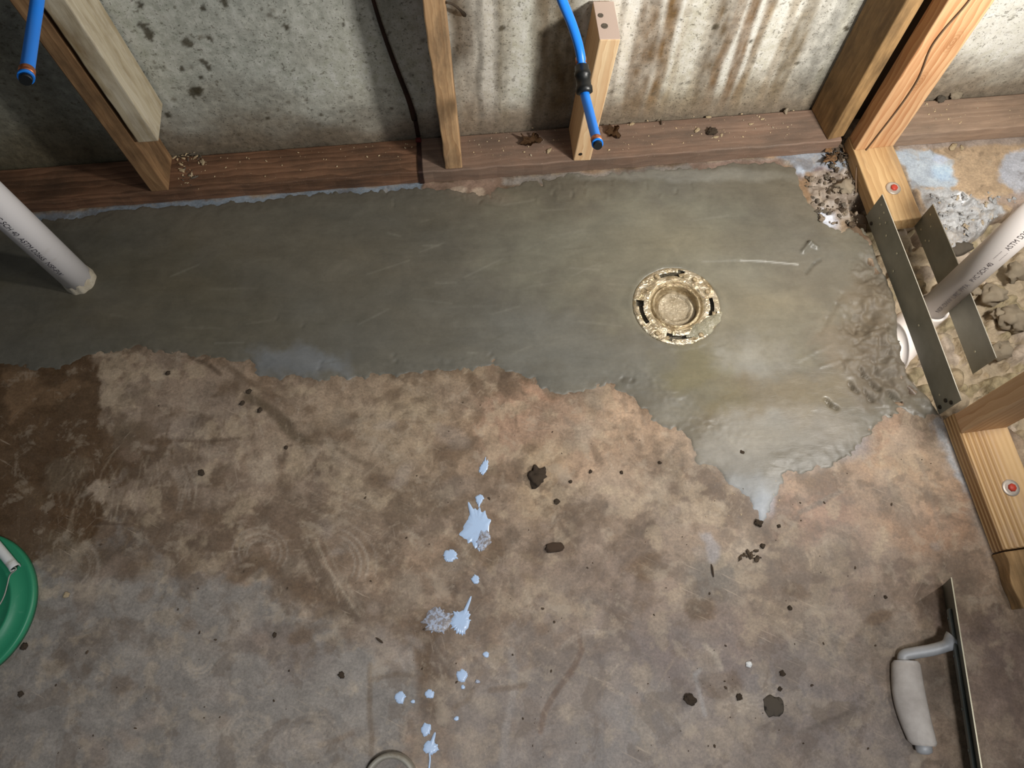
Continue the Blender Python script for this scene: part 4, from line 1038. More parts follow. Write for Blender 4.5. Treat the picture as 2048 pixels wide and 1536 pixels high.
# blue pipes
def pex(name, pts, label, cap_end, ring_at=.94, coupling=None, r=.0080):
    e = empty(name, pts[-1], label, 'water pipe')
    bpy.context.view_layer.update()
    def add(nm, bm, mat, lab=None, sm=False):
        o = bm_obj(nm, bm, mat); o.parent = e; o.matrix_parent_inverse = Matrix.Translation(-Vector(pts[-1]))
        if lab: o['label'] = lab
        return o
    path = bez(pts, 40)
    add('tube', tube_bm(path, r, 24), M['pex'])
    d = (path[-1] - path[-3]).normalized(); end = path[-1]
    add('crimp_ring', tube_bm([end - d * .015, end - d * .0145, end - d * .0055, end - d * .005], [r * 1.02, r * 1.13, r * 1.13, r * 1.02], 24), M['copper'], 'copper crimp ring')
    add('end_collar', tube_bm([end - d * .0035, end - d * .003, end + d * .0005], [r * 1.05, r * 1.16, r * 1.16], 24), M['pex'])
    add('end_plug', tube_bm([end, end + d * .006], [r * .92, r * .86], 24), M['pex_inside'], 'black plug in the open end')
    if coupling:
        i0, i1 = coupling
        seg = path[i0:i1 + 1]; a, b = seg[0], seg[-1]; dd = (b - a).normalized(); Lc = (b - a).length
        add('coupling', tube_bm([a, a + dd * .002, a + dd * Lc * .22, a + dd * Lc * .25, a + dd * Lc * .4, a + dd * Lc * .44, a + dd * Lc * .72, a + dd * Lc * .78, a + dd * (Lc - .002), b], [.009, .0118, .0122, .0138, .0140, .0122, .0126, .0142, .014, .010], 28), M['coupling'], 'black coupling')
        ra = a - dd * .006
        add('crimp_ring', tube_bm([ra - dd * .007, ra - dd * .0065, ra + dd * .0035, ra + dd * .004], [r, r * 1.14, r * 1.14, r], 24), M['copper'], 'copper crimp ring')
    return e
pex('water_line', [at_depth(90, -150, 1.00), at_depth(76, -10, .955), at_depth(66, 60, .935), at_depth(52, 155, .885)], 'blue pipe end hanging down in the top left corner', None)
PM = [at_depth(1080, -120, 1.10), at_depth(1120, -10, 1.16), at_depth(1146, 55, 1.22), at_depth(1161, 110, 1.26), at_depth(1166, 170, 1.27), at_depth(1178, 222, 1.25), at_depth(1195, 288, 1.19)]
pex('water_line', PM, 'blue pipe with black coupling hanging in front of the pine stub', None, coupling=(20, 26))

# ------------------------------------------------------------------ toilet flange
ef = empty('toilet_flange', (FL_C.x, FL_C.y, 0), 'round wet toilet flange with painted warm lamp tint, set in the cement patch', 'flange')
def add_f(nm, bm, mat, lab=None, z=0):
    o = bm_obj(nm, bm, mat, ef)
    if lab: o['label'] = lab
    return o
bm = bmesh.new()
NS = 180
rads = [(.0565, .0058), (.058, .0068), (.063, .0064), (.0665, .0058), (.0685, .0052), (.0745, .0050), (.0765, .0052), (.082, .0058), (.0865, .0054), (.0885, .0035), (.089, -.004)]
slots = [(72, 112, 4, 5), (338, 372, 4, 5), (170, 212, 4, 5), (248, 292, 4, 5)]
holes_ = [(52, 4), (128, 4), (322, 3), (225, 4), (150, 3)]
rings = []
for r, z in rads:
    rings.append([bm.verts.new((r * math.cos(2 * math.pi * k / NS), r * math.sin(2 * math.pi * k / NS), z + .0006 * math.sin(k * .35) * math.sin(k * .11 + r * 200))) for k in range(NS)])
def in_slot(deg):
    for a0, a1, _, _ in slots:
        if a0 <= deg <= a1 or a0 <= deg + 360 <= a1: return True
    return False
for i in range(len(rads) - 1):
    for k in range(NS):
        deg = (k + .5) * 360 / NS
        if i in (4, 5) and in_slot(deg): continue
        if i in (3, 6) and any(a0 - 0 <= d_ <= a0 + 9 for (a0, a1, _, _) in slots for d_ in (deg, deg + 360)): continue
        f = bm.faces.new((rings[i][k], rings[i][(k + 1) % NS], rings[i + 1][(k + 1) % NS], rings[i + 1][k])); f.smooth = True
add_f('slotted_ring', bm, M['flange'], 'slotted outer ring with painted warm lamp tint')
add_f('ring_underside', lathe_bm([(.060, -.003), (.070, -.008), (.088, -.003)], 60), M['slot_dark'], 'dark bottom seen through the slots')
add_f('hub', lathe_bm([(.0575, .0055), (.0545, .0062), (.0525, .0030), (.0505, -.0015), (.0495, .0030), (.0475, .0052), (.0455, .0048), (.0440, .0015), (.0435, -.006), (.0425, -.012), (.040, -.0145)], 72), M['flange_inner'])
bm = bmesh.new(); pr_ = [(.041, -.0135), (.0385, -.0125), (.0360, -.0080), (.0335, -.0065), (.0310, -.0075), (.0290, -.0115), (.024, -.0115), (.018, -.011), (.012, -.0118), (.006, -.0105), (.0004, -.0105)]
lathe_bm(pr_, 72, bm)
for v in bm.verts:
    a = math.atan2(v.co.y, v.co.x); r_ = math.hypot(v.co.x, v.co.y)
    v.co.z += .0016 * math.sin(a * 5 + r_ * 300) * math.sin(a * 2 + r_ * 120) * min(1, r_ / .02)
add_f('test_cap', bm, M['test_cap'], 'crinkled tan cap closing the drain')
def free_disc(nm, x, y, r, h, mat, ang=0):
    p = at_z(x, y, .006)
    o = disc(nm, p, (.1, .05, 1), r, h, mat, ef, 14, .0012)
    return o
for x, y in [(1389, 559), (1415, 583), (1313, 553), (1315, 667), (1402, 670)]:
    free_disc('flange_screw', x, y, .0055, .002, M['flange_inner'])
# slots' sliding bolts
for x, y, a in [(1364, 551, 0), (1284, 580, 1), (1428, 630, 1), (1332, 677, 0)]:
    p = at_z(x, y, .003); bm = bmesh.new(); add_box(bm, -.007, .007, -.004, .004, -.006, .003, .001)
    o = bm_obj('slot_tab', bm, M['flange_inner'], ef); o.location = (p.x - FL_C.x, p.y - FL_C.y, .002); o.rotation_euler = (0, 0, a * 1.3 + .2)
# cement slurry smeared over the lower right rim
bm = bmesh.new(); cpt = at_z(1408, 655, .0); n_ = 40; ctr = bm.verts.new((cpt.x, cpt.y, .0072)); rr1, rr2 = [], []
for k in range(n_):
    a = 2 * math.pi * k / n_; q = 1 + .12 * math.sin(a * 3 + 1) + .08 * math.sin(a * 7)
    ca, sa = math.cos(a) * .044 * q, math.sin(a) * .017 * q; t = .62
    dx, dy = ca * math.cos(t) - sa * math.sin(t), ca * math.sin(t) + sa * math.cos(t)
    rr1.append(bm.verts.new((cpt.x + dx * .75, cpt.y + dy * .75, .0070))); rr2.append(bm.verts.new((cpt.x + dx, cpt.y + dy, .0035)))
for k in range(n_):
    j = (k + 1) % n_
    for f in (bm.faces.new((ctr, rr1[k], rr1[j])), bm.faces.new((rr1[k], rr2[k], rr2[j], rr1[j]))): f.smooth = True
sl_o = bm_obj('cement_smear', bm, flange_mat('wet_slurry', lin(136, 132, 110), lin(158, 152, 130), .15, 0), ef)
sl_o.matrix_parent_inverse = Matrix.Translation((-FL_C.x, -FL_C.y, 0)); sl_o['label'] = 'smear of wet cement over the rim'

# ------------------------------------------------------------------ trowel
b0 = Vector((.7505, .150, .0)); b1 = Vector((.724, -.21, .0))
ydir = (b1 - b0).normalized(); lean = math.radians(20)
side = Vector((-ydir.y, ydir.x, 0));
if side.x > 0: side = -side                       # points left
zdir = (ZV * math.cos(lean) + side * math.sin(lean)); xdir = ydir.cross(zdir)
if xdir.dot(side) < 0: xdir = -xdir
# local: X to the left (handle side), Y along the blade, Z up the blade
ft = frame(b0 + ZV * .0005, xdir, ydir, zdir)
et = empty('finishing_trowel', b0, 'steel finishing trowel lying on its edge at lower right with grey handle', 'trowel')
bpy.context.view_layer.update()
def add_t(nm, bm, mat, lab=None, smooth=False):
    o = bm_obj(nm, bm, mat, et, smooth); o.matrix_world = ft
    if lab: o['label'] = lab
    return o
LB, HB = .36, .097
bm = bmesh.new(); add_box(bm, -.0006, .0006, 0, LB, 0, HB, .0002); add_t('blade', bm, M['blade'])
bm = bmesh.new(); add_box(bm, -.0009, .0009, .0, LB, HB - .0012, HB + .0002); add_t('blade_edge', bm, M['blade_edge'], 'worn bright edge')
bm = bmesh.new(); add_box(bm, .0006, .006, .045, .33, HB / 2 - .011, HB / 2 + .011, .002); add_t('mounting_bar', bm, M['bar'], 'grey bar riveted along the blade')
for yy in (.06, .12, .20, .26, .31):
    disc('rivet', ft @ Vector((.0062, yy, HB / 2)), xdir, .003, .0008, M['bar'], et, 10, .001)
hc = .046
bm = tube_bm(bez([(.004, .098, hc), (.012, .112, hc), (.035, .122, hc + .001), (.060, .121, hc + .002), (.076, .128, hc + .002), (.080, .138, hc)], 24), [.012] * 5 + [.0105] * 20, 18) if False else None
path = bez([(.002, .094, hc), (.016, .104, hc), (.040, .112, hc), (.064, .117, hc), (.080, .122, hc), (.083, .134, hc)], 30)
bm = tube_bm(path, [.0165, .0145, .013] + [.0112] * 40 if False else [max(.0095, .0165 - i * .0012) for i in range(len(path))], 18); add_t('shank', bm, M['grey_casting'], 'pale grey cast shank', True)
# grip: an oval, slightly bent bar
nseg = 26; bm = bmesh.new(); rings = []
for i in range(nseg):
    t = i / (nseg - 1); y = .130 + t * .128
    cxx = .079 - .010 * t + .006 * math.sin(t * math.pi)
    w_ = .0225 + .0042 * math.sin(t * math.pi) - .001 * t; h_ = .0175 + .003 * math.sin(t * math.pi)
    if i == 0 or i == nseg - 1: w_ *= .86; h_ *= .86
    rings.append([bm.verts.new((cxx + w_ * math.cos(a) * (1 if abs(math.cos(a)) < .9 else .96), y, hc + h_ * math.sin(a))) for a in [2 * math.pi * k / 24 for k in range(24)]])
for i in range(nseg - 1):
    for k in range(24):
        f = bm.faces.new((rings[i][k], rings[i][(k + 1) % 24], rings[i + 1][(k + 1) % 24], rings[i + 1][k])); f.smooth = True
bm.faces.new(rings[0]); bm.faces.new(list(reversed(rings[-1])))
add_t('grip', bm, M['handle'], 'dusty grey handle')
bm = tube_bm([(.0695, .255, hc), (.0695, .263, hc), (.0693, .268, hc), (.0692, .271, hc)], [.013, .0125, .0115, .006], 18); add_t('end_bolt', bm, M['grey_casting'], 'round bolt at the handle end', True)

# ------------------------------------------------------------------ green lid with bail grip
gc = at_z(-86, 1216, .012)
eg = empty('green_cover', (gc.x, gc.y, 0), 'round green plastic cover with white grip on a wire handle, at the left edge', 'cover')
RL = .132
bm = lathe_bm([(.0004, .012), (.06, .0125), (.088, .012), (.092, .0165), (.0965, .0170), (.100, .0125), (.122, .012), (.1275, .0135), (RL - .002, .0125), (RL, .009), (RL, .0005), (RL - .006, .0)], 96)
o = bm_obj('cover_disc', bm, M['green'], eg)
g0 = at_z(-30, 1062, .024); g1 = at_z(31, 1137, .020)
def add_h(nm, bm, mat, lab=None):
    o = bm_obj(nm, bm, mat, eg); o.matrix_parent_inverse = Matrix.Translation((-gc.x, -gc.y, 0))
    if lab: o['label'] = lab
gd = (g1 - g0).normalized()
add_h('handle_grip', tube_bm([g0, g0 + gd * .003, g1 - gd * .006, g1 - gd * .003, g1], [.0075, .0082, .0086, .0095, .0092], 22, False), M['white_grip'])
add_h('grip_bore', tube_bm([g1 - gd * .004, g1 - gd * .0035], [.0074, .0072], 18), M['pex_inside'], 'dark open end of the grip')
add_h('handle_wire', tube_bm(bez([g1 - gd * .006, g1 + gd * .002, at_z(20, 1150, .018), at_z(15, 1168, .0165), at_z(9, 1190, .0160), at_z(0, 1208, .0150), at_z(-16, 1230, .0150), at_z(-40, 1270, .0152)], 30), .0013, 10), M['galv_wire'], 'thin grey wire')

# ------------------------------------------------------------------ ring at the bottom edge
rc = at_z(783, 1562, .0)
bm = lathe_bm([(.033, .0), (.034, .020), (.0355, .0235), (.0385, .0245), (.0415, .0225), (.0425, .018), (.0430, .001)], 64)
o = bm_obj('plastic_ring', bm, M['grey_plastic']); o.location = (rc.x, rc.y, .0)
tag(o, 'dull grey plastic ring lying on the floor at the bottom edge', 'ring')

# ------------------------------------------------------------------ rusty strap in the plate joint, cables, twig
bm = bmesh.new()
uj = u_join
pts_ = [(0, .0895, .115), (0, .0895, .0425), (0, .086, .0405), (0, .0, .0405), (0, -.003, .038), (0, -.003, .001)]
half = .0045
prev = None
for (u_, o_, z_) in pts_:
    a = [bm.verts.new(wpt(uj + s_ * half, o_ + d_, z_ + d_ * -.6)) for s_, d_ in ((-1, 0), (1, 0), (1, .0022), (-1, .0022))]
    if prev:
        for k in range(4): bm.faces.new((prev[k], prev[(k + 1) % 4], a[(k + 1) % 4], a[k]))
    else: bm.faces.new(a)
    prev = a
bm.faces.new(list(reversed(prev)))
io = bm_obj('iron_strap', bm, M['rust'])
tag(io, 'dark rusty iron strap folded over the joint between the two sole plates', 'iron strap')
bm = bmesh.new(); add_box(bm, -.006, .006, -.004, .004, 0, .008, .0015)
o = bm_obj('red_clip', bm, M['red_rust']); o.parent = io; bpy.context.view_layer.update(); o.matrix_world = frame(wpt(uj, .080, .0405), WU, WN, ZV); o['label'] = 'dark red clip at the wall end'
# dark hanging cable behind
bm = tube_bm(bez([wpt(uj - .04, .090, .6), wpt(uj - .035, .090, .40), wpt(uj - .022, .0895, .27), wpt(uj - .006, .0890, .16), wpt(uj - .001, .0885, .10)], 40), [.0025 + .004 * i / 40 for i in range(41)], 8)
tag(bm_obj('wall_cable', bm, M['rust']), 'dark cord running down the wall left of the middle stud', 'cord')
f1 = lambda x, y, e=-.0025: (lambda r: Vector((0, 0, CAM_H)) + r * ((-(t_b) - (-e)) / (-RU).dot(r)) )(px_ray(x, y))
def on_studB(x, y, lift=.002):
    r = px_ray(x, y); n = RU; dd = t_b + lift
    return Vector((0, 0, CAM_H)) + r * (dd / n.dot(r))
cpts = [on_studB(1962, -30), on_studB(1930, 12), on_studB(1886, 62), on_studB(1860, 100), on_studB(1838, 155), on_studB(1806, 205), on_studB(1760, 265), on_studB(1728, 306, .004), at_z(1716, 325, .030), at_z(1712, 350, .020), at_z(1712, 385, .004)]
tag(bm_obj('thin_cable', tube_bm(bez(cpts, 70), .0016, 8), M['wire']), 'thin dark cable hanging down the front of the tall new stud', 'cable')
tw = [at_wall(892, 5, .030), at_wall(905, 8, .045), at_wall(918, 18, .066), at_wall(930, 31, .090)]
tag(bm_obj('bent_nail', tube_bm(bez(tw, 20), [.0022] * 13 + [.0024, .0026, .003, .0038, .0042] + [.003] * 8, 8), M['twig']), 'dark bent nail sticking out beside the middle stud at the top', 'nail')

# ------------------------------------------------------------------ paint splatters
def splat(x, y, rx, ry, ang, seed, label, spikes=7, mat='paint', tail=None, group='pale blue paint spots on the floor', h=.0011):
    r_ = random.Random(seed); p = at_z(x, y); kx, ky = px_scale(x, y)
    bm = bmesh.new(); n = 144; ph = [r_.uniform(0, 6.28) for _ in range(6)]
    sp = [(r_.uniform(0, 6.28), r_.uniform(.04, .12), r_.uniform(.04, .22)) for _ in range(int(spikes * 1.7))]
    rings = [[], [], []]
    for k in range(n):
        a = 2 * math.pi * k / n
        q = 1 + .07 * math.sin(2 * a + ph[0]) + .06 * math.sin(3 * a + ph[1]) + .05 * math.sin(5 * a + ph[2]) + .03 * math.sin(9 * a + ph[3])
        for sa, sw, sh in sp:
            d = abs((a - sa + math.pi) % (2 * math.pi) - math.pi); q += sh * math.exp(-(d / sw) ** 2)
        if tail:
            d = abs((a - math.radians(tail[0]) + math.pi) % (2 * math.pi) - math.pi); q += tail[1] * math.exp(-(d / tail[2]) ** 2)
        ux, uy = rx * kx * math.cos(a) * q, ry * ky * math.sin(a) * q
        t = math.radians(ang); dx, dy = ux * math.cos(t) - uy * math.sin(t), ux * math.sin(t) + uy * math.cos(t)
        for i, (f, hz) in enumerate(((.55, h), (.88, h * .8), (1, -.0004))):
            rings[i].append(bm.verts.new((dx * f, dy * f, hz)))
    c = bm.verts.new((0, 0, h * 1.05))
    for k in range(n):
        j = (k + 1) % n
        f = bm.faces.new((c, rings[0][k], rings[0][j])); f.smooth = True
        for i in (0, 1):
            f = bm.faces.new((rings[i][k], rings[i + 1][k], rings[i + 1][j], rings[i][j])); f.smooth = True
    o = bm_obj('paint_splatter', bm, M[mat]); o.location = (p.x, p.y, .0008)
    return tag(o, label, 'paint splatter', group)
splat(955, 1058, 24, 36, 12, 1, 'largest pale blue paint splatter, ragged, in the middle of the floor', 16, tail=(100, .75, .14))
splat(967, 1080, 13, 20, -8, 31, 'thin smeared lower right part of the largest paint splatter', 12, 'paint_thin', h=.0014)
splat(959, 998, 8, 9, 0, 2, 'small paint drop just above the largest splatter', 6, tail=(265, .9, .2))
splat(968, 935, 7, 15, -20, 3, 'small spiky paint fleck, topmost of the trail', 9, tail=(115, .6, .15))
splat(900, 1111, 12, 13, 10, 4, 'spiky paint spot left of and below the largest splatter', 10)
splat(951, 1159, 8, 8.5, 0, 5, 'small round paint drop halfway between the two big splatters', 3)
splat(922, 1243, 19, 21, 0, 6, 'bright spiky paint splatter with a long thin tail upwards', 12, tail=(66, 1.6, .10))
splat(876, 1240, 24, 24, -20, 7, 'faded grey thin paint smear touching the bright spiky splatter', 18, 'paint_thin')
splat(924, 1352, 10, 13, 0, 8, 'egg shaped paint drop right of the brown stain', 4, tail=(95, .2, .3))
splat(926, 1374, 4, 4.5, 0, 9, 'tiny paint dot directly below the egg shaped drop', 0)
splat(955, 1363, 5, 4, 0, 10, 'dull little paint dot right of the egg shaped drop', 3, 'paint_thin')
splat(859, 1388, 9, 9, 0, 11, 'round paint drop in the middle of the brown stain', 4)
splat(800, 1395, 10, 12, -25, 12, 'oval paint drop at the left of the lower paint trail', 5)
splat(826, 1403, 4, 4, 0, 13, 'tiny paint dot right of the oval drop', 0)
splat(913, 1437, 4.8, 4.8, 0, 14, 'lone tiny round paint dot right of the lower drops', 0)
splat(852, 1459, 10, 12.5, 0, 15, 'rounded paint drop just above the lowest splatter', 2, tail=(105, .2, .2))
splat(861, 1495, 13.5, 14, 0, 16, 'lowest paint splatter with a thin tail running down', 8, tail=(73, 1.3, .16))
bt = [at_z(859, 1505, .0008), at_z(860, 1520, .0008), at_z(857, 1545, .0008)]
tag(bm_obj('paint_splatter', tube_bm(bez(bt, 10), .0016, 8), M['paint']), 'thin paint run from the lowest splatter to the bottom edge', 'paint splatter', 'pale blue paint spots on the floor')
splat(972, 1309, 6, 6, 0, 17, 'small white chip of paint at the scratched patch', 4)

# ------------------------------------------------------------------ debris
def lump_mesh(name, seed, r=1.0, sq=(1, 1, .6), rough=.35):
    bm = bmesh.new(); bmesh.ops.create_icosphere(bm, subdivisions=3, radius=1)
    o3 = Vector((seed * 3.71 % 50, seed * 1.93 % 50, seed * 7.17 % 50))
    for v in bm.verts:
        n = v.co.normalized()
        q = 1 + rough * (.75 * mnoise.noise(n * 1.3 + o3) + .5 * mnoise.noise(n * 3.1 + o3) + .30 * mnoise.noise(n * 7 + o3))
        v.co = Vector((n.x * q * sq[0], n.y * q * sq[1], n.z * q * sq[2]))
    me = bpy.data.meshes.new(name); bm.to_mesh(me); bm.free()
    me.polygons.foreach_set('use_smooth', [True] * len(me.polygons))
    return me
def lump(name, p, r, mat, label, cat, seed=1, sq=(1, 1, .6), rz=0, group=None, rough=.35):
    me = lump_mesh(name, seed, 1, sq, rough)
    o = link_mesh(name, me, M[mat]); o.location = p; o.scale = (r, r, r); o.rotation_euler = (0, 0, rz)
    return tag(o, label, cat, group)
def on_floor(x, y, z=.001): return at_z(x, y, z)

lump('dirt_clod', on_floor(1075, 951, .006), .0155, 'clod_dark', 'largest dark dirt clod, in the middle of the floor', 'dirt clod', 3, (1, 1.1, .6), rough=.9)
for i, (x, y, r, lab) in enumerate([(497, 783, .0065, 'round dark dirt lump at the head of the diagonal groove'), (484, 806, .006, 'small dark crumb left of the diagonal groove'), (520, 820, .0065, 'small dark crumb in the diagonal groove'), (402, 946, .008, 'dark dirt crumb alone on the left half of the floor'),
                                     (1380, 1399, .012, 'black crumb at lower centre right'), (1479, 1394, .007, 'small black crumb right of the bigger black one'), (1560, 1378, .0045, 'tiny dark crumb above the round grey spot'), (1580, 1216, .005, 'dark crumb right of the white flake'),
                                     (1517, 1046, .009, 'brown crumb at the tip of the grey cement tongue'), (1525, 1092, .006, 'flat brown crumb below the cement tongue'), (1558, 1052, .004, 'tiny dark crumb right of the cement tongue'), (48, 1293, .008, 'dark square crumb beside the green cover'), (41, 1388, .006, 'dark crumb below the green cover'),
                                     (683, 1350, .007, 'small dark crumb at lower left of the paint trail'), (1565, 1347, .006, 'brown crumb above the scratched arcs'), (1181, 943, .0045, 'small dark crumb right of the largest clod'), (1243, 945, .004, 'tiny dark crumb at the pale patch'), (1320, 925, .004, 'tiny dark crumb near the patch edge'),
                                     (1113, 1003, .006, 'crumbly dark speck below the largest clod'), (336, 746, .006, 'dark spot of mud near the left patch edge'), (549, 1270, .005, 'small black crumb at left centre bottom'), (1771, 1194, .004, 'tiny dark crumb left of the trowel tip'), (1484, 905, .006, 'small dark bit stuck in the cement edge'), (572, 895, .005, 'dark crumb below the diagonal groove'), (1141, 963, .004, 'tiny dark crumb beside the largest clod')]):
    lump('dirt_crumb', on_floor(x, y, r * .3), r * .8, 'clod_dark', lab, 'dirt crumb', 20 + i, (1, .85, .55), i * .7, 'dark crumbs on the floor', .7)
rd = random.Random(77)
def scatter(name, items, mats, label, cat, seed=1, sq=(1, .8, .5), rough=.7):
    """items: (position, radius, material index) -> one object of loose bits nobody could count"""
    base = []
    for i in range(4):
        m_ = lump_mesh('tmp', seed + i, 1, sq, rough); n_ = len(m_.vertices)
        co = np.empty(n_ * 3); m_.vertices.foreach_get('co', co); co = co.reshape(-1, 3)
        fc_ = np.array([tuple(p.vertices) for p in m_.polygons]); base.append((co, fc_)); bpy.data.meshes.remove(m_)
    V, F, Mi = [], [], []; o_ = 0
    for k, (p, r, mi) in enumerate(items):
        co, fc_ = base[k % 4]; a = rd.uniform(0, 6.28); b_ = rd.uniform(-.35, .35); ca, sa = math.cos(a), math.sin(a)
        c2 = co * r * np.array([rd.uniform(.7, 1.3), rd.uniform(.6, 1.1), rd.uniform(.7, 1.1)])
        c2[:, 2] += c2[:, 0] * b_
        c3 = np.stack([c2[:, 0] * ca - c2[:, 1] * sa, c2[:, 0] * sa + c2[:, 1] * ca, c2[:, 2]], 1) + np.array(p)
        V.append(c3); F.append(fc_ + o_); Mi += [mi] * len(fc_); o_ += len(co)
    me = bpy.data.meshes.new(name); me.from_pydata(np.concatenate(V).tolist(), [], np.concatenate(F).tolist())
    for m_ in mats: me.materials.append(M[m_])
    me.polygons.foreach_set('material_index', Mi); me.polygons.foreach_set('use_smooth', [True] * len(me.polygons))
    o = bpy.data.objects.new(name, me); C.objects.link(o)
    return tag(o, label, cat, None, 'stuff')
def fit(gen, n, rmin, rmax, z, mi=0, lift=.3):
    out = []
    for i in range(n):
        x, y = gen(); r = rmin + (rmax - rmin) * rd.random() ** 2.2
        out.append((at_z(x, y, z + r * lift), r, mi if not callable(mi) else mi()))
    return out
scatter('mud_heap', fit(lambda: (1497 + rd.gauss(0, 10), 1113 + rd.gauss(0, 5)), 22, .0018, .0055, .001), ['clod_dark'], 'small heap of dark muddy bits on the floor right of the cement tongue tip', 'mud bits')
def grit_gen():
    while True:
        x = rd.uniform(880, 1960) if rd.random() < .7 else rd.uniform(80, 900); y = rd.uniform(790, 1530)
        if (1780 < x and y > 1120) or (x > 1880 and y < 1240): continue
        return x, y
scatter('floor_grit', fit(grit_gen, 170, .0008, .0026, 0), ['clod_dark'], 'tiny dark grains of grit strewn over the bare stained floor', 'grit')
scatter('wood_chips', fit(lambda: (lambda x: (x, 318 - (x - 400) * .075 + 50 * rd.random() ** 2))(rd.uniform(395, 835)), 46, .0008, .0024, .038), ['shaving', 'clod_mud'], 'tiny pale chips strewn over the dark red-brown left sole plate', 'wood chips')
scatter('wood_shavings', fit(lambda: (lambda t: (352 + 50 * t + rd.gauss(0, 4), 318 - 6 * t + rd.gauss(0, 5)) if rd.random() < .5 else (374 + rd.gauss(0, 9), 345 + rd.gauss(0, 14)))(rd.random()), 60, .0012, .0048, .038, lambda: rd.choice([0, 0, 1])), ['shaving', 'clod_mud'], 'heap of wood shavings and crumbs at the foot of the leftmost stud', 'wood shavings', 40, (1.6, .6, .4))
scatter('wood_chips', fit(lambda: (lambda x: (x, 262 - (x - 960) * .075 + rd.uniform(0, 60)))(rd.choice([rd.uniform(935, 1130), rd.uniform(1215, 1600), rd.uniform(1215, 1600)])), 150, .0006, .0024, .038, lambda: rd.choice([0, 0, 1])), ['shaving', 'clod_tan'], 'sawdust and small pale chips strewn over the long damp middle sole plate', 'wood chips')
scatter('wood_chips', fit(lambda: (lambda x: (x, 205 - (x - 1880) * .05 + rd.uniform(0, 50)))(rd.uniform(1850, 2046)), 50, .0007, .0026, .038, lambda: rd.choice([0, 1])), ['shaving', 'clod_tan'], 'small chips and crumbs strewn over the dusty right sole plate', 'wood chips')
scatter('floor_chips', fit(lambda: (rd.uniform(1400, 1560), rd.uniform(960, 1040)), 18, .0007, .0016, 0), ['shaving'], 'few tiny pale wood chips on the floor left of the cement tongue', 'wood chips', 70)
for i, (x, y, r, lab, rz) in enumerate([(1395, 260, .0058, 'square pale wood chip left of the dark crumb on the middle sole plate', .8), (1432, 274, .0045, 'yellowish wood chip just below the dark crumb on the middle sole plate', .2), (1443, 270, .0035, 'small pale chip right of the dark crumb on the middle sole plate', 1.2),
                                     (1417, 234, .0045, 'pale oval chip against the wall above the dark crumb', 0), (1525, 238, .0034, 'pale chip on the middle sole plate near the wall, right of the dark crumb', .3), (1502, 248, .0036, 'whitish chip in the middle of the sole plate right of the dark crumb', .2),
                                     (1098, 301, .0055, 'grey-white chip right of the curled leaf and left of the pine stub', 1.0), (1264, 248, .0048, 'pale chip by the wall right of the crumpled leaf', .5), (405, 324, .0062, 'longest pale splinter in the shavings near the leftmost stud', 1.9), (364, 340, .0048, 'orange round chip in the shavings near the leftmost stud', .2),
                                     (482, 293, .0042, 'pale elongated chip by the wall on the left sole plate', -.4), (1906, 294, .0085, 'curved tan wood chip on the floor below the dusty right plate', .7), (1924, 295, .0055, 'small tan chip right of the curved one below the dusty right plate', 1.4)]):
    zz_ = .0 if y > 290 and x > 1880 else .038
    lump('wood_chip', at_z(x, y, zz_ + r * .25), r, 'shaving', lab, 'wood chip', 520 + i, (1.4, .7, .3), rz, None, .6)
lump('dirt_crumb', at_z(1424, 263, .042), .010, 'clod_dark', 'dark crumb lying among chips on the middle sole plate', 'dirt crumb', 91, (1, .8, .6), .4, None, .8)
lump('dirt_clod', at_z(1912, 190, .046), .012, 'clod_tan', 'tan dirt clod by the wall on the right sole plate', 'dirt clod', 92, (1, .9, .8), .4, None, .7)
lump('dirt_clod', at_z(1882, 198, .043), .009, 'clod_mud', 'greyer dirt clod left of the tan one on the right sole plate', 'dirt clod', 93, (1.2, .9, .6), .9, None, .7)
lump('dirt_clod', at_z(1572, 222, .043), .006, 'clod_tan', 'small tan clod by the wall near the right end of the middle plate', 'dirt clod', 94, (1, .7, 1), .9, None, .7)
lump('brown_scrap', on_floor(1109, 1095, .003), .014, 'brown_leaf', 'flat brown leaf-shaped scrap on the floor below the largest clod', 'scrap', 95, (1.25, .6, .25), .1, None, .4)
lump('round_spot', on_floor(1547, 1411, .0008), .016, 'clod_mud', 'flat grey-green dried spot at lower right of the floor', 'dried spot', 96, (1, 1.05, .10), .1, None, .5)
lump('white_flake', on_floor(1498, 1329, .002), .0055, 'white_grip', 'small white flake on the floor at lower right', 'flake', 97, (1, .9, .4), .1, None, .5)
lump('white_flake', on_floor(132, 1190, .002), .0055, 'shaving', 'pale crumb on the floor right of the green cover', 'flake', 98, (1, .9, .4), .1, None, .5)
lump('small_stick', on_floor(1425, 1141, .0015), .011, 'twig', 'thin black stick standing out on the floor right of centre', 'stick', 99, (.18, 1, .18), .05, None, .3)
lump('small_stick', on_floor(759, 1281, .0015), .008, 'twig', 'short black stick left of the faded paint smear', 'stick', 100, (1, .25, .2), -.6, None, .3)
lump('small_stick', at_z(1322, 244, .041), .008, 'twig', 'short dark splinter on the middle sole plate by the wall', 'stick', 101, (.2, 1, .25), .0, None, .3)
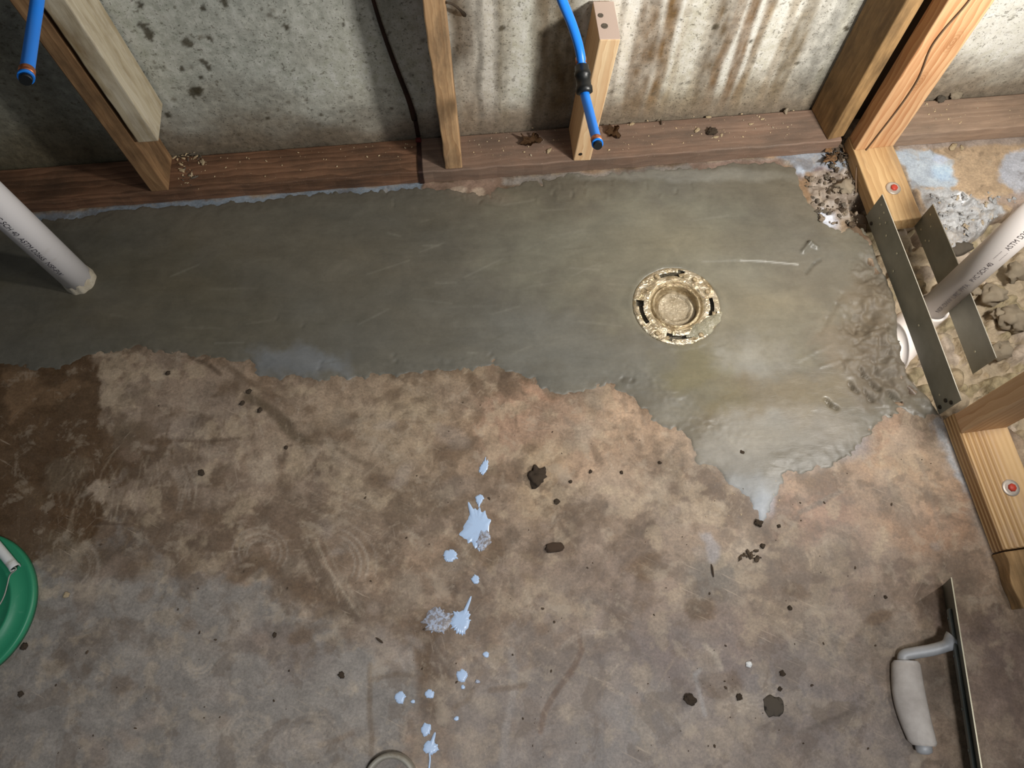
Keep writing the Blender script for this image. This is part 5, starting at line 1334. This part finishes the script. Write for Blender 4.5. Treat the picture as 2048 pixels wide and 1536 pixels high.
# rubble in the corner left of the short partition plate
def corner():
    while True:
        x = rd.uniform(1612, 1716); y = rd.uniform(300, 450)
        if x > 1694 + (y - 310) * .33 or (x < 1655 and y < 352) or x < 1600 + (y - 350) * .45: continue
        return x, y
scatter('corner_rubble', fit(corner, 170, .0012, .0068, .0005, lambda: rd.choice([0, 0, 1, 1, 2])), ['clod_mud', 'clod_brown', 'clod_dark'], 'crumbled mortar and dirt in the corner left of the short yellow plate', 'rubble', 200, (1, .9, .7), 1.2)
scatter('leaf_litter', fit(lambda: (rd.uniform(1652, 1706), rd.uniform(268, 322)), 40, .004, .013, .008, lambda: rd.choice([0, 0, 1, 1])), ['leaf', 'clod_dark'], 'scraps of dead leaf piled in the corner at the foot of the dark stud', 'leaf litter', 300, (1.3, .5, .25), 1.5)
lump('dirt_clod', on_floor(1690, 372, .010), .017, 'clod_tan', 'round layered tan lump in the corner rubble beside the yellow plate', 'dirt clod', 330, (1, 1, .6), .3, None, .9)
lump('dirt_clod', on_floor(1918, 497, -.006), .018, 'clod_mud', 'dark stone in the hollow right of the second strap', 'dirt clod', 331, (1.4, .9, .7), .2, None, .5)
def rimr():
    while True:
        x = rd.uniform(1862, 2030); y = rd.uniform(385, 500)
        if y > 395 + (2048 - x) * .72 or x < 1850 + (y - 385) * .5: continue
        return x, y
scatter('rim_rubble', fit(rimr, 150, .0010, .0055, -.001, lambda: rd.choice([0, 0, 0, 1])), ['clod_pale', 'clod_tan'], 'pale crumbs of broken concrete along the trench rim beyond the white pipe', 'rubble', 400, (1, .9, .7), 1.2)
for i, (x, y, r, lab) in enumerate([(1990, 590, .024, 'large rounded clay clod right of the printed pipe'), (2030, 545, .020, 'clay clod at the right edge above the large rounded one'), (1998, 628, .013, 'small greenish clay clod below the large rounded one'), (2026, 640, .028, 'big flat clay clod at the right edge of the trench'), (2004, 700, .020, 'clay clod just right of the lower end of the right strap'), (1950, 582, .011, 'small clod touching the lower side of the printed pipe')]):
    lump('soil_clod', at_z(x, y, -.030 + r * .25), r, 'clod_tan', lab, 'dirt clod', 460 + i, (1, .85, .8), i, None, .8)
# dead leaf on the middle plate
def leaf(name, p, s, rz, label, seed=1):
    """a crumpled lobed leaf"""
    bm = bmesh.new(); r_ = random.Random(seed); NR, NA = 7, 60
    ph = [r_.uniform(0, 6.28) for _ in range(8)]
    rows = []; c = bm.verts.new((0, 0, .12))
    for i in range(1, NR + 1):
        row = []
        for k in range(NA):
            a = 2 * math.pi * k / NA
            rr = (.62 + .30 * math.cos(2.5 * a + ph[0]) ** 2 + .08 * math.sin(9 * a + ph[1]) + .05 * math.sin(17 * a + ph[2])) * i / NR
            x, y = rr * math.cos(a) * 1.15, rr * math.sin(a) * .8
            z = .12 + .16 * math.sin(x * 5 + ph[3]) * math.sin(y * 6 + ph[4]) + .10 * math.sin(x * 11 + y * 7 + ph[5]) * (i / NR) + .22 * (i / NR) ** 3 * (1 + math.sin(3 * a + ph[6]))
            row.append(bm.verts.new((x, y, max(.0, z))))
        rows.append(row)
    for k in range(NA):
        j = (k + 1) % NA
        bm.faces.new((c, rows[0][k], rows[0][j]))
        for i in range(NR - 1): bm.faces.new((rows[i][k], rows[i + 1][k], rows[i + 1][j], rows[i][j]))
    bmesh.ops.solidify(bm, geom=bm.faces[:], thickness=.02)
    o = bm_obj(name, bm, M['leaf'], None, True); o.location = p; o.scale = (s, s, s); o.rotation_euler = (0, 0, rz)
    return tag(o, label, 'leaf')
leaf('dead_leaf', at_z(1061, 284, .040), .024, .2, 'curled brown dead leaf on the sole plate left of the pine stub', 5)
leaf('dead_leaf', at_z(1226, 267, .040), .021, 1.9, 'crumpled dead leaf on the sole plate right of the pine stub', 9)
